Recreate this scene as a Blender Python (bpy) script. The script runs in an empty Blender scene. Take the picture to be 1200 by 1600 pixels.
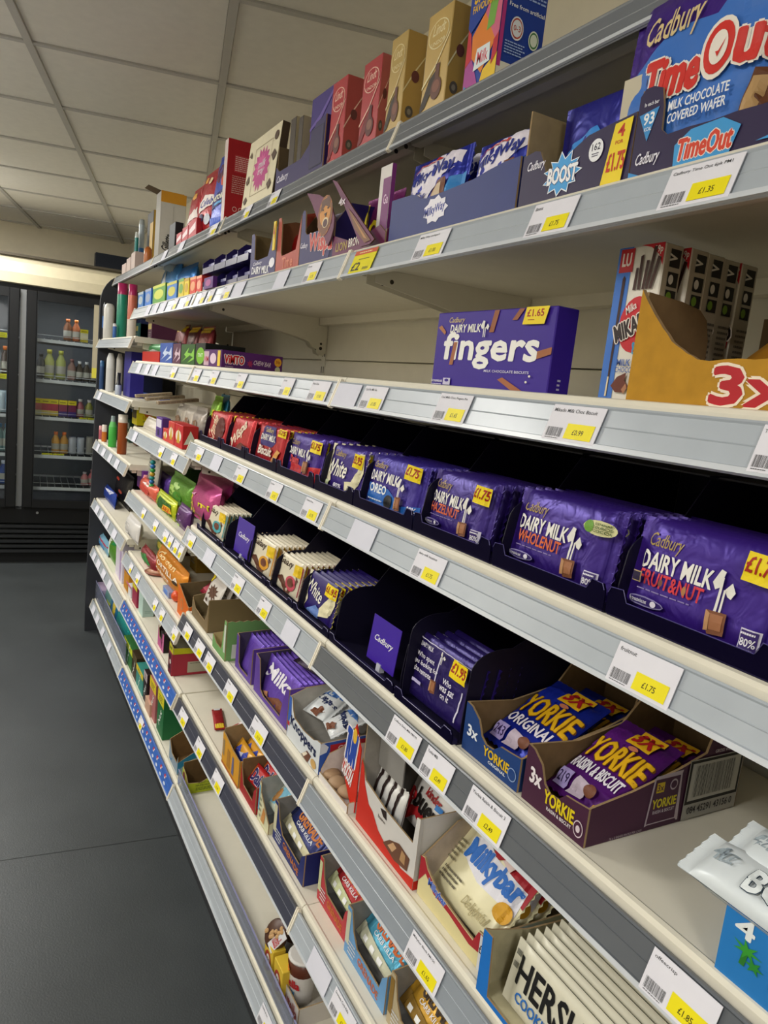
import bpy, bmesh, math, random
from mathutils import Vector, Matrix
random.seed(7)
C = bpy.context.scene.collection
SC = bpy.context.scene
PI = math.pi
# ---------------------------------------------------------------- camera
CAM = Vector((-0.5354, -1.1332, 1.4841)); YAW, PITCH, ROLL, FPX = 0.51253, -0.16357, 0.107199, 1135.49
FW = Vector((math.sin(YAW)*math.cos(PITCH), math.cos(YAW)*math.cos(PITCH), math.sin(PITCH)))
_r0 = Vector((math.cos(YAW), -math.sin(YAW), 0)); _u0 = _r0.cross(FW)
RT = math.cos(ROLL)*_r0 + math.sin(ROLL)*_u0
UP = -math.sin(ROLL)*_r0 + math.cos(ROLL)*_u0
cd = bpy.data.cameras.new('camera'); cam = bpy.data.objects.new('camera', cd); C.objects.link(cam)
cd.sensor_fit = 'VERTICAL'; cd.sensor_height = 36.0; cd.lens = FPX*36.0/1600.0; cd.clip_start = 0.02; cd.clip_end = 60
mw = Matrix((RT, UP, -FW)).transposed().to_4x4(); mw.translation = CAM; cam.matrix_world = mw
SC.camera = cam
# ---------------------------------------------------------------- world, light, exposure
w = bpy.data.worlds.new('world'); SC.world = w; w.use_nodes = True
w.node_tree.nodes['Background'].inputs[0].default_value = (0.9, 0.95, 1.0, 1); w.node_tree.nodes['Background'].inputs[1].default_value = 0.25
SC.view_settings.view_transform = 'Standard'; SC.view_settings.look = 'None'; SC.view_settings.gamma = 1.0
SC.view_settings.exposure = 0.0; SC.view_settings.use_curve_mapping = False
GRID_ANG = math.radians(-13.0); CEIL = 2.45; TILE = 0.6; GRID_O = (-0.427, 1.66)   # ceiling grid, turned against the shelving
def grid(i, j):                        # grid cell corner -> world; i across, j away
    c, s = math.cos(GRID_ANG), math.sin(GRID_ANG)
    return (GRID_O[0] + (i*c - j*s)*TILE, GRID_O[1] + (i*s + j*c)*TILE)
LIGHT_CELLS = [(-2,-1),(-2,-5),(-2,3),(-5,-3),(-5,1),(0,-8),(-4,-8)]
LIGHT_W = 29.0; FILL_W = 5.5
for n, (i, j) in enumerate(LIGHT_CELLS):
    ld = bpy.data.lights.new('ceiling_panel_lamp', 'AREA'); ld.shape = 'SQUARE'; ld.size = 0.54; ld.energy = LIGHT_W; ld.color = (1.0, 0.985, 0.94)
    lo = bpy.data.objects.new('ceiling_panel_lamp', ld); C.objects.link(lo)
    x, y = grid(i+.5, j+.5); lo.location = (x, y, CEIL-0.02); lo.rotation_euler = (0, 0, GRID_ANG)
    pd = bpy.data.lights.new('panel_glow', 'POINT'); pd.energy = FILL_W; pd.color = (1.0, 0.985, 0.95); pd.shadow_soft_size = .2  # unseen fill lamp added below each panel to brighten the ceiling
    po = bpy.data.objects.new('panel_glow', pd); C.objects.link(po); po.location = (x, y, CEIL-.45)
# ---------------------------------------------------------------- materials
MATS = {}
def lin(c): return c/12.92 if c <= 0.04045 else ((c+0.055)/1.055)**2.4
def M(col, kind='card'):
    """col: 'rrggbb'; kind sets the surface: card, plastic, foil, metal, paper, ink, glass, clear, glow, kraft"""
    k = (col, kind)
    if k in MATS: return MATS[k]
    m = bpy.data.materials.new(kind + '_' + col); m.use_nodes = True; nt = m.node_tree; b = nt.nodes['Principled BSDF']
    rgb = [lin(int(col[i:i+2], 16)/255) for i in (0, 2, 4)]
    P = dict(card=(.5,0,.0), ink=(.48,0,0), paper=(.75,0,0), kraft=(.85,0,0), plastic=(.3,0,0), foil=(.34,.35,.9), shiny=(.33,.05,.0), metal=(.32,.85,0), glass=(.04,0,0),
             clear=(.08,0,0), glow=(.5,0,0), paint=(.5,0,0), floor=(.42,0,0), dark=(.5,0,0), smoke=(.12,0,0), inkfoil=(.3,.1,.6)).get(kind, (.5,0,0))
    rough, metal, bump = P
    tc = nt.nodes.new('ShaderNodeTexCoord'); nz = nt.nodes.new('ShaderNodeTexNoise'); nt.links.new(tc.outputs['Object'], nz.inputs['Vector'])
    nz.inputs['Scale'].default_value = {'kraft': 60, 'floor': 3.0, 'foil': 28, 'inkfoil': 28}.get(kind, 25); nz.inputs['Detail'].default_value = 3
    mx = nt.nodes.new('ShaderNodeMix'); mx.data_type = 'RGBA'; amt = {'kraft': .22, 'floor': .35, 'paint': .05, 'metal': .06}.get(kind, .07)
    mx.inputs[6].default_value = (*[c*(1-amt) for c in rgb], 1); mx.inputs[7].default_value = (*[min(1, c*(1+amt)) for c in rgb], 1)
    nt.links.new(nz.outputs['Fac'], mx.inputs[0]); nt.links.new(mx.outputs[2], b.inputs['Base Color'])
    b.inputs['Roughness'].default_value = rough; b.inputs['Metallic'].default_value = metal
    if kind in ('card', 'ink'): b.inputs['Specular IOR Level'].default_value = .28
    if kind in ('kraft', 'paper', 'paint', 'ceil'): b.inputs['Specular IOR Level'].default_value = .25
    if kind == 'dark': b.inputs['Specular IOR Level'].default_value = .3
    if bump or kind in ('kraft', 'floor', 'ceil'):
        bp = nt.nodes.new('ShaderNodeBump'); n2 = nt.nodes.new('ShaderNodeTexNoise'); nt.links.new(tc.outputs['Object'], n2.inputs['Vector'])
        n2.inputs['Scale'].default_value = {'floor': 220, 'ceil': 300, 'kraft': 90}.get(kind, 34); n2.inputs['Distortion'].default_value = 1.2 if bump else 0
        bp.inputs['Strength'].default_value = {'floor': .25, 'ceil': .1, 'kraft': .15}.get(kind, .5*bump+.1); bp.inputs['Distance'].default_value = .004 if bump else .002
        nt.links.new(n2.outputs['Fac'], bp.inputs['Height']); nt.links.new(bp.outputs['Normal'], b.inputs['Normal'])
    if kind in ('glass', 'clear', 'smoke'):
        b.inputs['Transmission Weight'].default_value = {'glass': 1, 'clear': .8, 'smoke': .5}[kind]; b.inputs['IOR'].default_value = 1.15 if kind == 'smoke' else 1.3
    if kind == 'smoke': b.inputs['Specular IOR Level'].default_value = .15; b.inputs['Roughness'].default_value = .3
    if kind == 'glow':
        b.inputs['Emission Color'].default_value = (*rgb, 1); b.inputs['Emission Strength'].default_value = 3.0
    MATS[k] = m; return m
# ---------------------------------------------------------------- mesh builder
class MB:
    def __init__(s): s.v = []; s.f = []; s.m = []; s.mats = []
    def mi(s, mat):
        if mat not in s.mats: s.mats.append(mat)
        return s.mats.index(mat)
    def add(s, vs, fs, mat):
        o = len(s.v); s.v += [tuple(p) for p in vs]; i = s.mi(mat)
        for f in fs: s.f.append(tuple(o+k for k in f)); s.m.append(i)
    def box(s, x0, x1, y0, y1, z0, z1, mat, mats=None, bev=0):
        """mats: dict side->mat: front(-y) back top bottom left(-x) right(+x)"""
        if bev:
            b = bev; P = []
            for z, k in ((z0,1),(z0+b,0),(z1-b,0),(z1,1)):
                q = b if k else 0
                P += [(x0+b+q*.4,y0+q,z),(x1-b-q*.4,y0+q,z),(x1-q,y0+b+q*.4,z),(x1-q,y1-b-q*.4,z),(x1-b-q*.4,y1-q,z),(x0+b+q*.4,y1-q,z),(x0+q,y1-b-q*.4,z),(x0+q,y0+b+q*.4,z)]
            o = len(s.v); s.v += P
            mm = mats or {}
            side = ['front', None, 'right', None, 'back', None, 'left', None]
            for r in range(3):
                for k in range(8):
                    s.f.append((o+r*8+k, o+r*8+(k+1)%8, o+r*8+8+(k+1)%8, o+r*8+8+k)); sd = side[k]
                    s.m.append(s.mi(mm.get(sd, mat) if sd else mat))
            s.f.append(tuple(o+k for k in range(7,-1,-1))); s.m.append(s.mi(mm.get('bottom', mat)))
            s.f.append(tuple(o+24+k for k in range(8))); s.m.append(s.mi(mm.get('top', mat)))
            return
        o = len(s.v); s.v += [(x0,y0,z0),(x1,y0,z0),(x1,y1,z0),(x0,y1,z0),(x0,y0,z1),(x1,y0,z1),(x1,y1,z1),(x0,y1,z1)]
        for nme, f in (('bottom',(0,3,2,1)),('top',(4,5,6,7)),('front',(0,1,5,4)),('right',(1,2,6,5)),('back',(2,3,7,6)),('left',(3,0,4,7))):
            s.f.append(tuple(o+k for k in f)); s.m.append(s.mi((mats or {}).get(nme, mat)))
    def prism(s, pts, axis, a0, a1, mat, cap=None, cap2=None):
        """pts 2-D polygon (ccw) in the two other axes, extruded along axis 0,1,2"""
        n = len(pts); o = len(s.v)
        for a in (a0, a1):
            for p, q in pts: s.v.append({0: (a,p,q), 1: (p,a,q), 2: (p,q,a)}[axis])
        for k in range(n):
            s.f.append((o+k, o+(k+1)%n, o+n+(k+1)%n, o+n+k)); s.m.append(s.mi(mat))
        s.f.append(tuple(o+k for k in range(n-1,-1,-1))); s.m.append(s.mi(cap or mat))
        s.f.append(tuple(o+n+k for k in range(n))); s.m.append(s.mi(cap2 or cap or mat))
    def lathe(s, prof, mat, n=14, cx=0, cy=0, mats=None):
        o = len(s.v)
        for r, z in prof:
            for k in range(n):
                a = 2*PI*k/n; s.v.append((cx+r*math.cos(a), cy+r*math.sin(a), z))
        for i in range(len(prof)-1):
            mt = mats[i] if mats else mat
            for k in range(n):
                s.f.append((o+i*n+k, o+i*n+(k+1)%n, o+(i+1)*n+(k+1)%n, o+(i+1)*n+k)); s.m.append(s.mi(mt))
        s.f.append(tuple(o+k for k in range(n-1,-1,-1))); s.m.append(s.mi(mats[0] if mats else mat))
        e = o+(len(prof)-1)*n; s.f.append(tuple(e+k for k in range(n))); s.m.append(s.mi(mats[-1] if mats else mat))
    def tube(s, pts, r, mat, n=6):
        pts = [Vector(p) for p in pts]; o = len(s.v)
        for i, p in enumerate(pts):
            d = (pts[min(i+1, len(pts)-1)] - pts[max(i-1, 0)]).normalized()
            a = d.cross(Vector((0,0,1)));  a = d.cross(Vector((1,0,0))) if a.length < .1 else a
            a.normalize(); b = d.cross(a)
            for k in range(n): s.v.append(tuple(p + r*(a*math.cos(2*PI*k/n) + b*math.sin(2*PI*k/n))))
        for i in range(len(pts)-1):
            for k in range(n): s.f.append((o+i*n+k, o+i*n+(k+1)%n, o+(i+1)*n+(k+1)%n, o+(i+1)*n+k)); s.m.append(s.mi(mat))
        s.f.append(tuple(o+k for k in range(n-1,-1,-1))); s.m.append(s.mi(mat)); e = o+(len(pts)-1)*n
        s.f.append(tuple(e+k for k in range(n))); s.m.append(s.mi(mat))
    def mesh(s, name, smooth=False):
        me = bpy.data.meshes.new(name); me.from_pydata(s.v, [], s.f)
        for m in s.mats: me.materials.append(m)
        me.polygons.foreach_set('material_index', s.m)
        if smooth: me.polygons.foreach_set('use_smooth', [True]*len(s.f))
        if any(m.name.split('_')[0] in ('smoke', 'glass', 'clear') for m in s.mats):
            bm = bmesh.new(); bm.from_mesh(me); bmesh.ops.recalc_face_normals(bm, faces=bm.faces); bm.to_mesh(me); bm.free()
        me.update(); return me
    def build(s, name, parent=None, smooth=False, loc=None, rot=None):
        o = bpy.data.objects.new(name, s.mesh(name, smooth)); C.objects.link(o)
        if parent: o.parent = parent
        if loc: o.location = loc
        if rot: o.rotation_euler = rot
        return o
def tag(o, label, cat, group=None, kind=None):
    o['label'] = label; o['category'] = cat
    if group: o['group'] = group
    if kind: o['kind'] = kind
    return o
def thing(name, label, cat, loc=(0,0,0), rz=0.0, lean=0.0, roll=0.0, group=None):
    o = bpy.data.objects.new(name, None); C.objects.link(o); o.empty_display_size = .02
    o.location = loc; o.rotation_euler = (lean, roll, rz); return tag(o, label, cat, group)
def struct(mb, name, smooth=False):
    o = mb.build(name, None, smooth); o['kind'] = 'structure'; return o
def copy_tree(src, loc=None, label=None, rot=None, group=None):
    c = src.copy(); C.objects.link(c)
    if loc is not None: c.location = loc
    if rot is not None: c.rotation_euler = rot
    if label: c['label'] = label
    if group: c['group'] = group
    for ch in list(src.children):
        d = ch.copy(); C.objects.link(d); d.parent = c
        for g in list(ch.children):
            e = g.copy(); C.objects.link(e); e.parent = d
    return c
# ---------------------------------------------------------------- where a pixel column / row meets a line of the shelving
def yat(px, X, Z):     # point on the line (X, y, Z) that shows at pixel column px
    n = RT*FPX - FW*(px-600); return CAM.y - (n.x*(X-CAM.x) + n.z*(Z-CAM.z))/n.y
def zat(py, X, Y):
    n = UP*FPX + FW*(py-800); return CAM.z - (n.x*(X-CAM.x) + n.y*(Y-CAM.y))/n.z
def onz(px, py, Z):
    d = FW + RT*(px-600)/FPX - UP*(py-800)/FPX; t = (Z-CAM.z)/d.z; return CAM + d*t
# ---------------------------------------------------------------- flat print: lettering and shapes laid on a face
_TXT = {}
def text_geo(s, bold=0.0, shear=0.0):
    k = (s, bold, shear)
    if k in _TXT: return _TXT[k]
    cu = bpy.data.curves.new('t', 'FONT'); cu.body = s; cu.size = 1; cu.offset = bold; cu.shear = shear; cu.resolution_u = 2; cu.fill_mode = 'FRONT'
    o = bpy.data.objects.new('t', cu); C.objects.link(o); dg = bpy.context.evaluated_depsgraph_get()
    me = o.evaluated_get(dg).to_mesh(); V = [(v.co.x, v.co.y) for v in me.vertices]; F = [tuple(p.vertices) for p in me.polygons]
    o.evaluated_get(dg).to_mesh_clear(); bpy.data.objects.remove(o); bpy.data.curves.remove(cu)
    _TXT[k] = (V, F); return _TXT[k]
def ell(cu, cv, ru, rv, n=20, a0=0): return [(cu+ru*math.cos(2*PI*k/n+a0), cv+rv*math.sin(2*PI*k/n+a0)) for k in range(n)]
def star(cu, cv, ru, rv, n=9, inner=.7, seed=0):
    rr = random.Random(seed); return [(cu+ru*(1 if k%2==0 else inner)*(1-.12*rr.random())*math.cos(PI*k/n), cv+rv*(1 if k%2==0 else inner)*(1-.12*rr.random())*math.sin(PI*k/n)) for k in range(2*n)]
def split(V, tri, lim):
    out = []; st = [tri]
    while st:
        a, b, c = st.pop(); L = [((a[0]-b[0])**2+(a[1]-b[1])**2), ((b[0]-c[0])**2+(b[1]-c[1])**2), ((c[0]-a[0])**2+(c[1]-a[1])**2)]; m = max(L)
        if m <= lim*lim: out.append((a,b,c)); continue
        if L[0] == m: d = ((a[0]+b[0])/2, (a[1]+b[1])/2); st += [(a,d,c),(d,b,c)]
        elif L[1] == m: d = ((b[0]+c[0])/2, (b[1]+c[1])/2); st += [(a,b,d),(a,d,c)]
        else: d = ((a[0]+c[0])/2, (a[1]+c[1])/2); st += [(a,b,d),(d,b,c)]
    return out
from mathutils.geometry import tessellate_polygon
def printed(mb, items, W, H, frame, surf=None, eps=0.00012, kind='ink', base=0.0004):
    """items in fractions of the W x H face. frame(x, y, off) -> 3-D point. surf(x, y) -> height of a bulged face."""
    lay = 0
    if surf is not None: eps = .0005
    def put(poly_pts, faces, col, sub=0):
        nonlocal lay
        if not sub: lay += 1
        off = base + lay*eps + sub*eps*.09; mat = M(col, kind)
        if surf is None: mb.add([frame(x, y, off) for x, y in poly_pts], faces, mat); return
        for f in faces:
            for k in range(1, len(f)-1):
                for t in split(None, (poly_pts[f[0]], poly_pts[f[k]], poly_pts[f[k+1]]), max(W, H)/24):
                    mb.add([frame(x, y, off + surf(x, y)) for x, y in t], [(0,1,2)], mat)
    def poly(pts, col):
        P = [(u*W, v*H) for u, v in pts]; n = len(P)
        A = sum(P[i][0]*P[(i+1)%n][1]-P[(i+1)%n][0]*P[i][1] for i in range(n))
        if A < 0: P.reverse()
        fs = tessellate_polygon([[Vector((x, y, 0)) for x, y in P]])
        F = []
        for a, b, c in fs:
            ar = (P[b][0]-P[a][0])*(P[c][1]-P[a][1])-(P[b][1]-P[a][1])*(P[c][0]-P[a][0])
            F.append((a,b,c) if ar > 0 else (a,c,b))
        put(P, F, col)
    for it in items:
        k = it[0]
        if k == 't':
            s, u0, v0, u1, v1, col = it[1:7]; o = it[7] if len(it) > 7 else {}
            def lay_text(bold, c, spread=0.0):
                V, F = text_geo(s, bold, o.get('shear', 0)); V0, _ = text_geo(s, 0.0, o.get('shear', 0))
                if not V0: return
                x0 = min(p[0] for p in V0); x1 = max(p[0] for p in V0); y0 = min(p[1] for p in V0); y1 = max(p[1] for p in V0)
                w_, h_ = (u1-u0)*W, (v1-v0)*H; cx, cy = (u0+u1)/2*W, (v0+v1)/2*H; a = math.radians(o.get('rot', 0)); ca, sa = math.cos(a), math.sin(a)
                em = h_/max(.35, y1-y0); P = []
                for q in range(8 if spread > .026 else (4 if spread > 0 else 1)):
                    th = 2*PI*q/(8 if spread > .026 else 4); ox, oy = (spread*em*math.cos(th), spread*em*math.sin(th)) if spread else (0, 0)
                    for x, y in V:
                        X_ = ((x-x0)/(x1-x0)-.5)*w_ + ox; Y_ = ((y-y0)/(y1-y0)-.5)*h_ + oy
                        if o.get('arc'): Y_ += o['arc']*H*(X_/(w_/2))**2
                        P.append((cx+X_*ca-Y_*sa, cy+X_*sa+Y_*ca))
                    put(P, F, c, q)
                    P = []
            bo = o.get('bold', .012)
            if o.get('out'): lay_text(0.0, o['out'], o.get('ow', .07)*.62 + bo*.5)
            lay_text(min(bo, .012), col, max(0, bo-.012)*.6)
        elif k == 'r': u0, v0, u1, v1, col = it[1:6]; poly([(u0,v0),(u1,v0),(u1,v1),(u0,v1)], col)
        elif k == 'p': poly(it[1], it[2])
        elif k == 'e': poly(ell(*it[1:5]), it[5])
        elif k == 's': poly(star(*it[1:5], **(it[6] if len(it) > 6 else {})), it[5])
        elif k == 'b':
            u0, v0, u1, v1, col = it[1:6]; rr = random.Random(3); n = it[6] if len(it) > 6 else 22; P = []; F = []; x = u0; st = (u1-u0)/n
            for i in range(n):
                wd = st*rr.choice((.2,.32,.5)); q = len(P); P += [(x*W,v0*H),((x+wd)*W,v0*H),((x+wd)*W,v1*H),(x*W,v1*H)]; F.append((q,q+1,q+2,q+3)); x += st
            put(P, F, col)
        elif k == 'l':     # small print: rows of short dark dashes
            u0, v0, u1, v1, col, n = it[1:7]; rr = random.Random(int(n*97)); P = []; F = []
            for i in range(n):
                y = v0+(v1-v0)*(i+.3)/n; hh = (v1-v0)/n*.45; x = u0; lim_ = u1-(u1-u0)*.3*rr.random()
                while x < lim_:
                    wd = (u1-u0)*rr.uniform(.05,.16); e = min(x+wd, u1); q = len(P); P += [(x*W,y*H),(e*W,y*H),(e*W,(y+hh)*H),(x*W,(y+hh)*H)]; F.append((q,q+1,q+2,q+3)); x = e+(u1-u0)*.025
            put(P, F, col)
# ================================================================ SETTING
CREAM = M('e2dccb', 'paint'); WALLM = M('dcd5c0', 'paint'); TBAR = M('bcb9b2', 'paint')
XL, XR, YB = -3.2, 0.50, -4.6
b = MB(); b.box(XL, XR, YB, 6.0, -.05, 0, M('3b3f41', 'floor')); fl = struct(b, 'floor')
b = MB(); p0 = onz(0, 1345, 0); p1_ = onz(325, 1298, 0); dd = (p1_-p0).normalized(); nn = Vector((-dd.y, dd.x, 0))*.0012; q0 = p0 - dd*2.6; q1 = p1_
b.add([(q0-nn)+Vector((0,0,.0006)), (q1-nn)+Vector((0,0,.0006)), (q1+nn)+Vector((0,0,.0006)), (q0+nn)+Vector((0,0,.0006))], [(0,1,2,3)], M('232526', 'dark'))
s_ = b.build('welded_seam', fl)
b = MB(); b.box(XR, XR+.08, YB, 6.0, 0, CEIL+.1, WALLM); struct(b, 'wall_right')
b = MB(); b.box(XL-.08, XL, YB, 6.0, 0, CEIL+.1, WALLM); struct(b, 'wall_left')
b = MB(); b.box(XL-.08, XR+.08, YB-.08, YB, 0, CEIL+.1, WALLM); struct(b, 'wall_near')
FY = onz(95, 362, CEIL).y
b = MB(); b.box(XL-.08, XR+.08, FY, FY+.08, 0, CEIL+.1, M('dbd2ba', 'paint')); struct(b, 'wall_far')
b = MB(); b.box(XL, XR, FY-.02, FY, 0, .1, M('8d8a80', 'paint')); struct(b, 'baseboard_far')
b = MB(); b.box(.23, .50, FY-.10, FY-.004, 1.2, CEIL-.12, M('2e3543', 'dark')); struct(b, 'trim_1')
# suspended ceiling: slab, tiles and the T-bar grid
b = MB(); b.box(XL, XR, YB, FY, CEIL+.012, CEIL+.06, M('b9b5aa', 'ceil')); ceil = struct(b, 'ceiling')
b = MB(); h = TILE/2-.0125; b.box(-h, h, -h, h, .001, .012, M('e4e0d6', 'ceil'), bev=.002); tile_me = b.mesh('ceiling_tile')
b = MB(); b.box(-.012, .012, -TILE/2, TILE/2, -.006, .004, TBAR); bar_a = b.mesh('grid_bar')
b = MB(); b.box(-TILE/2+.012, TILE/2-.012, -.011, .011, -.004, .004, TBAR); bar_b = b.mesh('grid_bar')
LC = set(LIGHT_CELLS)
for i in range(-7, 6):
    for j in range(-11, 8):
        x, y = grid(i+.5, j+.5)
        if not (XL+.35 < x < XR+.4 and YB+.35 < y < FY+.3): continue
        if (i, j) not in LC:
            o = bpy.data.objects.new('ceiling_tile', tile_me); C.objects.link(o); o.parent = ceil; o.location = (x, y, CEIL); o.rotation_euler = (0,0,GRID_ANG)
        x, y = grid(i, j+.5); o = bpy.data.objects.new('grid_bar', bar_a); C.objects.link(o); o.parent = ceil; o.location = (x, y, CEIL); o.rotation_euler = (0,0,GRID_ANG)
        x, y = grid(i+.5, j); o = bpy.data.objects.new('grid_bar', bar_b); C.objects.link(o); o.parent = ceil; o.location = (x, y, CEIL); o.rotation_euler = (0,0,GRID_ANG)
for k, (i, j) in enumerate(LIGHT_CELLS):
    x, y = grid(i+.5, j+.5); b = MB(); b.box(-.29, .29, -.29, .29, -.004, .03, M('eeeeee', 'paint')); b.box(-.275, .275, -.275, .275, -.006, -.004, M('fffaf0', 'glow'))
    t = b.build('ceiling_light', None, loc=(x, y, CEIL), rot=(0,0,GRID_ANG)); t['kind'] = 'structure'

# ================================================================ SHELVING
XBACK = 0.39
# deck height, front X, strip look, per bay (0 nearest .. 3 farthest); bay k spans y = k-1 .. k
SIL, DRK, NAVY, BLU = M('abb2ba', 'plastic'), M('5c6066', 'plastic'), M('3b3e4e', 'plastic'), M('2f62b8', 'plastic')
GRY = M('70747a', 'plastic')
SH = {}
def S(bay, lev, z, x, look): SH[(bay, lev)] = (z, x, look)
for k in (0, 1, 2, 3): S(k, 1, 1.921, .054, GRY)
for k in (0, 1, 2): S(k, 2, 1.707, -.012, SIL); S(k, 3, 1.499, -.008, SIL)
for k in (0, 1): S(k, 4, 1.287, -.004, SIL)
S(0, 5, 1.031, .002, DRK); S(1, 5, 1.031, .002, SIL); S(0, 6, .762, .004, M('8f969f', 'plastic')); S(1, 6, .762, .004, NAVY)
S(0, 7, .492, .008, SIL); S(1, 7, .492, .008, NAVY); S(0, 8, .189, .008, SIL); S(1, 8, .189, .008, SIL)
S(2, 4, 1.233, -.004, SIL); S(2, 5, .969, .001, SIL); S(2, 6, .707, .0, SIL); S(2, 7, .495, .002, BLU); S(2, 8, .189, .008, BLU)
S(3, 2, 1.597, -.013, SIL); S(3, 3, 1.337, -.013, SIL); S(3, 4, 1.074, -.009, SIL); S(3, 5, .755, -.005, SIL); S(3, 6, .489, -.001, SIL); S(3, 8, .189, .008, SIL)
WHERE = {0: 'nearest bay', 1: 'second bay from the camera', 2: 'third bay from the camera', 3: 'farthest bay'}
ORD = ['', 'top', 'second', 'third', 'fourth', 'fifth', 'sixth', 'seventh', 'eighth', 'ninth', 'tenth', 'eleventh', 'twelfth', 'thirteenth']
def ordn(bay, lev):
    ls = sorted(l for (k, l) in SH if k == bay); return 'bottom' if lev == ls[-1] else ORD[ls.index(lev)+1] + ('' if lev == 1 else '')
LOOKN = {SIL.name: 'silver', DRK.name: 'dark grey', NAVY.name: 'navy', BLU.name: 'blue patterned', GRY.name: 'grey'}
SL = Vector((-.0142, 0, -.040)); SN = Vector((-.040, 0, .0142)).normalized()
def make_shelf(bay, lev):
    z, X, look = SH[(bay, lev)]; y0, y1 = bay-1+.0, bay+.0
    lk = LOOKN.get(look.name, 'blue-grey')
    t = thing('shelf', f'cream {ordn(bay,lev)} shelf with {lk} price strip in the {WHERE[bay]}', 'shelf', (0, (y0+y1)/2, 0), group='gondola shelves')
    L = .499; r = .006; xf = X+.0075
    b = MB(); top = z; th = .024
    prof = [(xf, top-.02), (xf+.002, top-th), (XBACK-.004, top-th), (XBACK-.004, top), (xf+.013, top), (xf+.009, top+.0022), (xf+.004, top+.0012), (xf+.0008, top-.003)]
    b.prism([(p, q) for p, q in prof], 1, -L, L, CREAM); b.f = [tuple(reversed(f)) for f in b.f]
    # folded rear rail and underside stiffening channel
    b.box(XBACK-.03, XBACK-.006, -L, L, top-.045, top-th, CREAM); b.box(xf+.012, xf+.03, -L+.01, L-.01, top-.036, top-th, CREAM)
    b.build('shelf_deck', t)
    # price strip, tilted
    o0 = Vector((X, 0, z-.007)); b = MB(); n = SN
    def P(s, d): q = o0 + SL*s + n*d; return (q.x, q.z)
    prof = [P(0,.0), P(0,.0018), P(.05,.0026), P(.09,.0012), P(.47,.001), P(.49,.0016), P(.51,.001), P(.9,.0012), P(.93,.003), P(1.04,.003), P(1.06,.0), P(1.0,-.003), P(0,-.003)]
    b.prism(prof, 1, -L+.004, L-.004, look); st = b.build('price_strip', t)
    b = MB(); edge = M('c8ccd2', 'plastic'); prof = [P(.93,.0031), P(.93,.0036), P(1.05,.0036), P(1.06,-.002), P(1.03,.0)]
    b.prism(prof, 1, -L+.004, L-.004, edge); b.build('clear_edge', st)
    if look is BLU:
        b = MB(); rr = random.Random(lev); k = 0; y = -L+.04
        while y < L-.03:
            for (dy, s, w_, h_, c) in ((0,.32,.02,.3,'b9384a'), (.004,.42,.012,.14,'e8d9da'), (.016,.72,.024,.2,'cfd8ee'), (.01,.25,.008,.12,'efe6ee')):
                pts = [(-(y+dy)+w_*.5*math.cos(a*PI/4), s+h_*.5*math.sin(a*PI/4)) for a in range(8)]
                b.add([tuple(Vector((o0.x, yy, o0.z)) + SL*ss + n*(.0016+.0002*(c != 'b9384a'))) for yy, ss in pts], [tuple(range(8))], M(c, 'ink'))
            y += .062
        b.build('printed_pattern', st)['kind'] = 'stuff'
    # cream end caps and brackets
    for s in (-1, 1):
        b = MB(); e0, e1 = (L-.004, L) if s > 0 else (-L, -L+.004)
        pr_ = [P(-.12,-.002), P(-.12,.0034), P(1.1,.0038), P(1.12,-.002), P(1.0,-.006), P(0,-.006)]
        b.prism(pr_, 1, e0, e1, M('ece4d2', 'paint')); b.build('end_cap', t)
        b = MB(); e0, e1 = (L-.0165, L-.0145) if s > 0 else (-L+.0145, -L+.0165)
        zt = top-th-.0002; br = [(xf+.034, zt), (xf+.034, top-.047), (XBACK-.10, top-.088), (XBACK-.06, top-.098), (XBACK-.05, top-.112), (XBACK-.034, top-.118), (XBACK-.03, top-.13), (XBACK-.012, top-.136), (XBACK-.002, top-.126), (XBACK-.002, top-.046), (XBACK-.032, top-.046), (XBACK-.032, zt)]
        b.prism(br, 1, e0, e1, CREAM); bo = b.build('bracket', t)
        b = MB(); yy = e1+.0003 if s > 0 else e0-.0003
        for cx, cz, rr_ in ((.06, top-.042, .004), (XBACK-.02, top-.1, .004), (XBACK-.02, top-.114, .0055)):
            b.add([(cx+rr_*math.cos(a*PI/4), e0-.0004, cz+rr_*math.sin(a*PI/4)) for a in range(8)], [tuple(range(8))], M('3b352b', 'dark'))
        b.build('fixing_hole', bo)['kind'] = 'stuff'
    return t
ordn2 = {(k, l): ordn(k, l) for (k, l) in SH}
for (k, l) in sorted(SH): make_shelf(k, l)
for k in range(4):
    t = thing('shelving_bay', f'cream back panels, uprights and kickplate carrying the shelves of the {WHERE[k]}', 'shelving', (0, k-.5, 0), group='gondola bays')
    z = .0; tops = [.20, .50, .80, 1.10, 1.40, 1.56, 1.94]; z0 = .03
    for tz in tops:
        b = MB(); b.box(XBACK+.001, XBACK+.012, -.484, .484, z0+.0012, tz-.0012, CREAM, bev=.0012); b.build('back_panel', t); z0 = tz
    for s in (-1, 1):
        b = MB(); b.box(XBACK, XBACK+.04, s*.4925-.0075, s*.4925+.0075, 0, 1.96, CREAM); up = b.build('upright', t)
        b = MB()
        for i in range(36): b.box(XBACK-.0006, XBACK+.0002, s*.4925-.0022, s*.4925+.0022, .12+i*.05, .14+i*.05, M('4b4436', 'dark'))
        b.build('slot_row', up)['kind'] = 'stuff'
    b = MB(); b.box(.035, .05, -.499, .499, .002, .155, M('2b2c30', 'dark')); b.build('kickplate', t)
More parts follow.
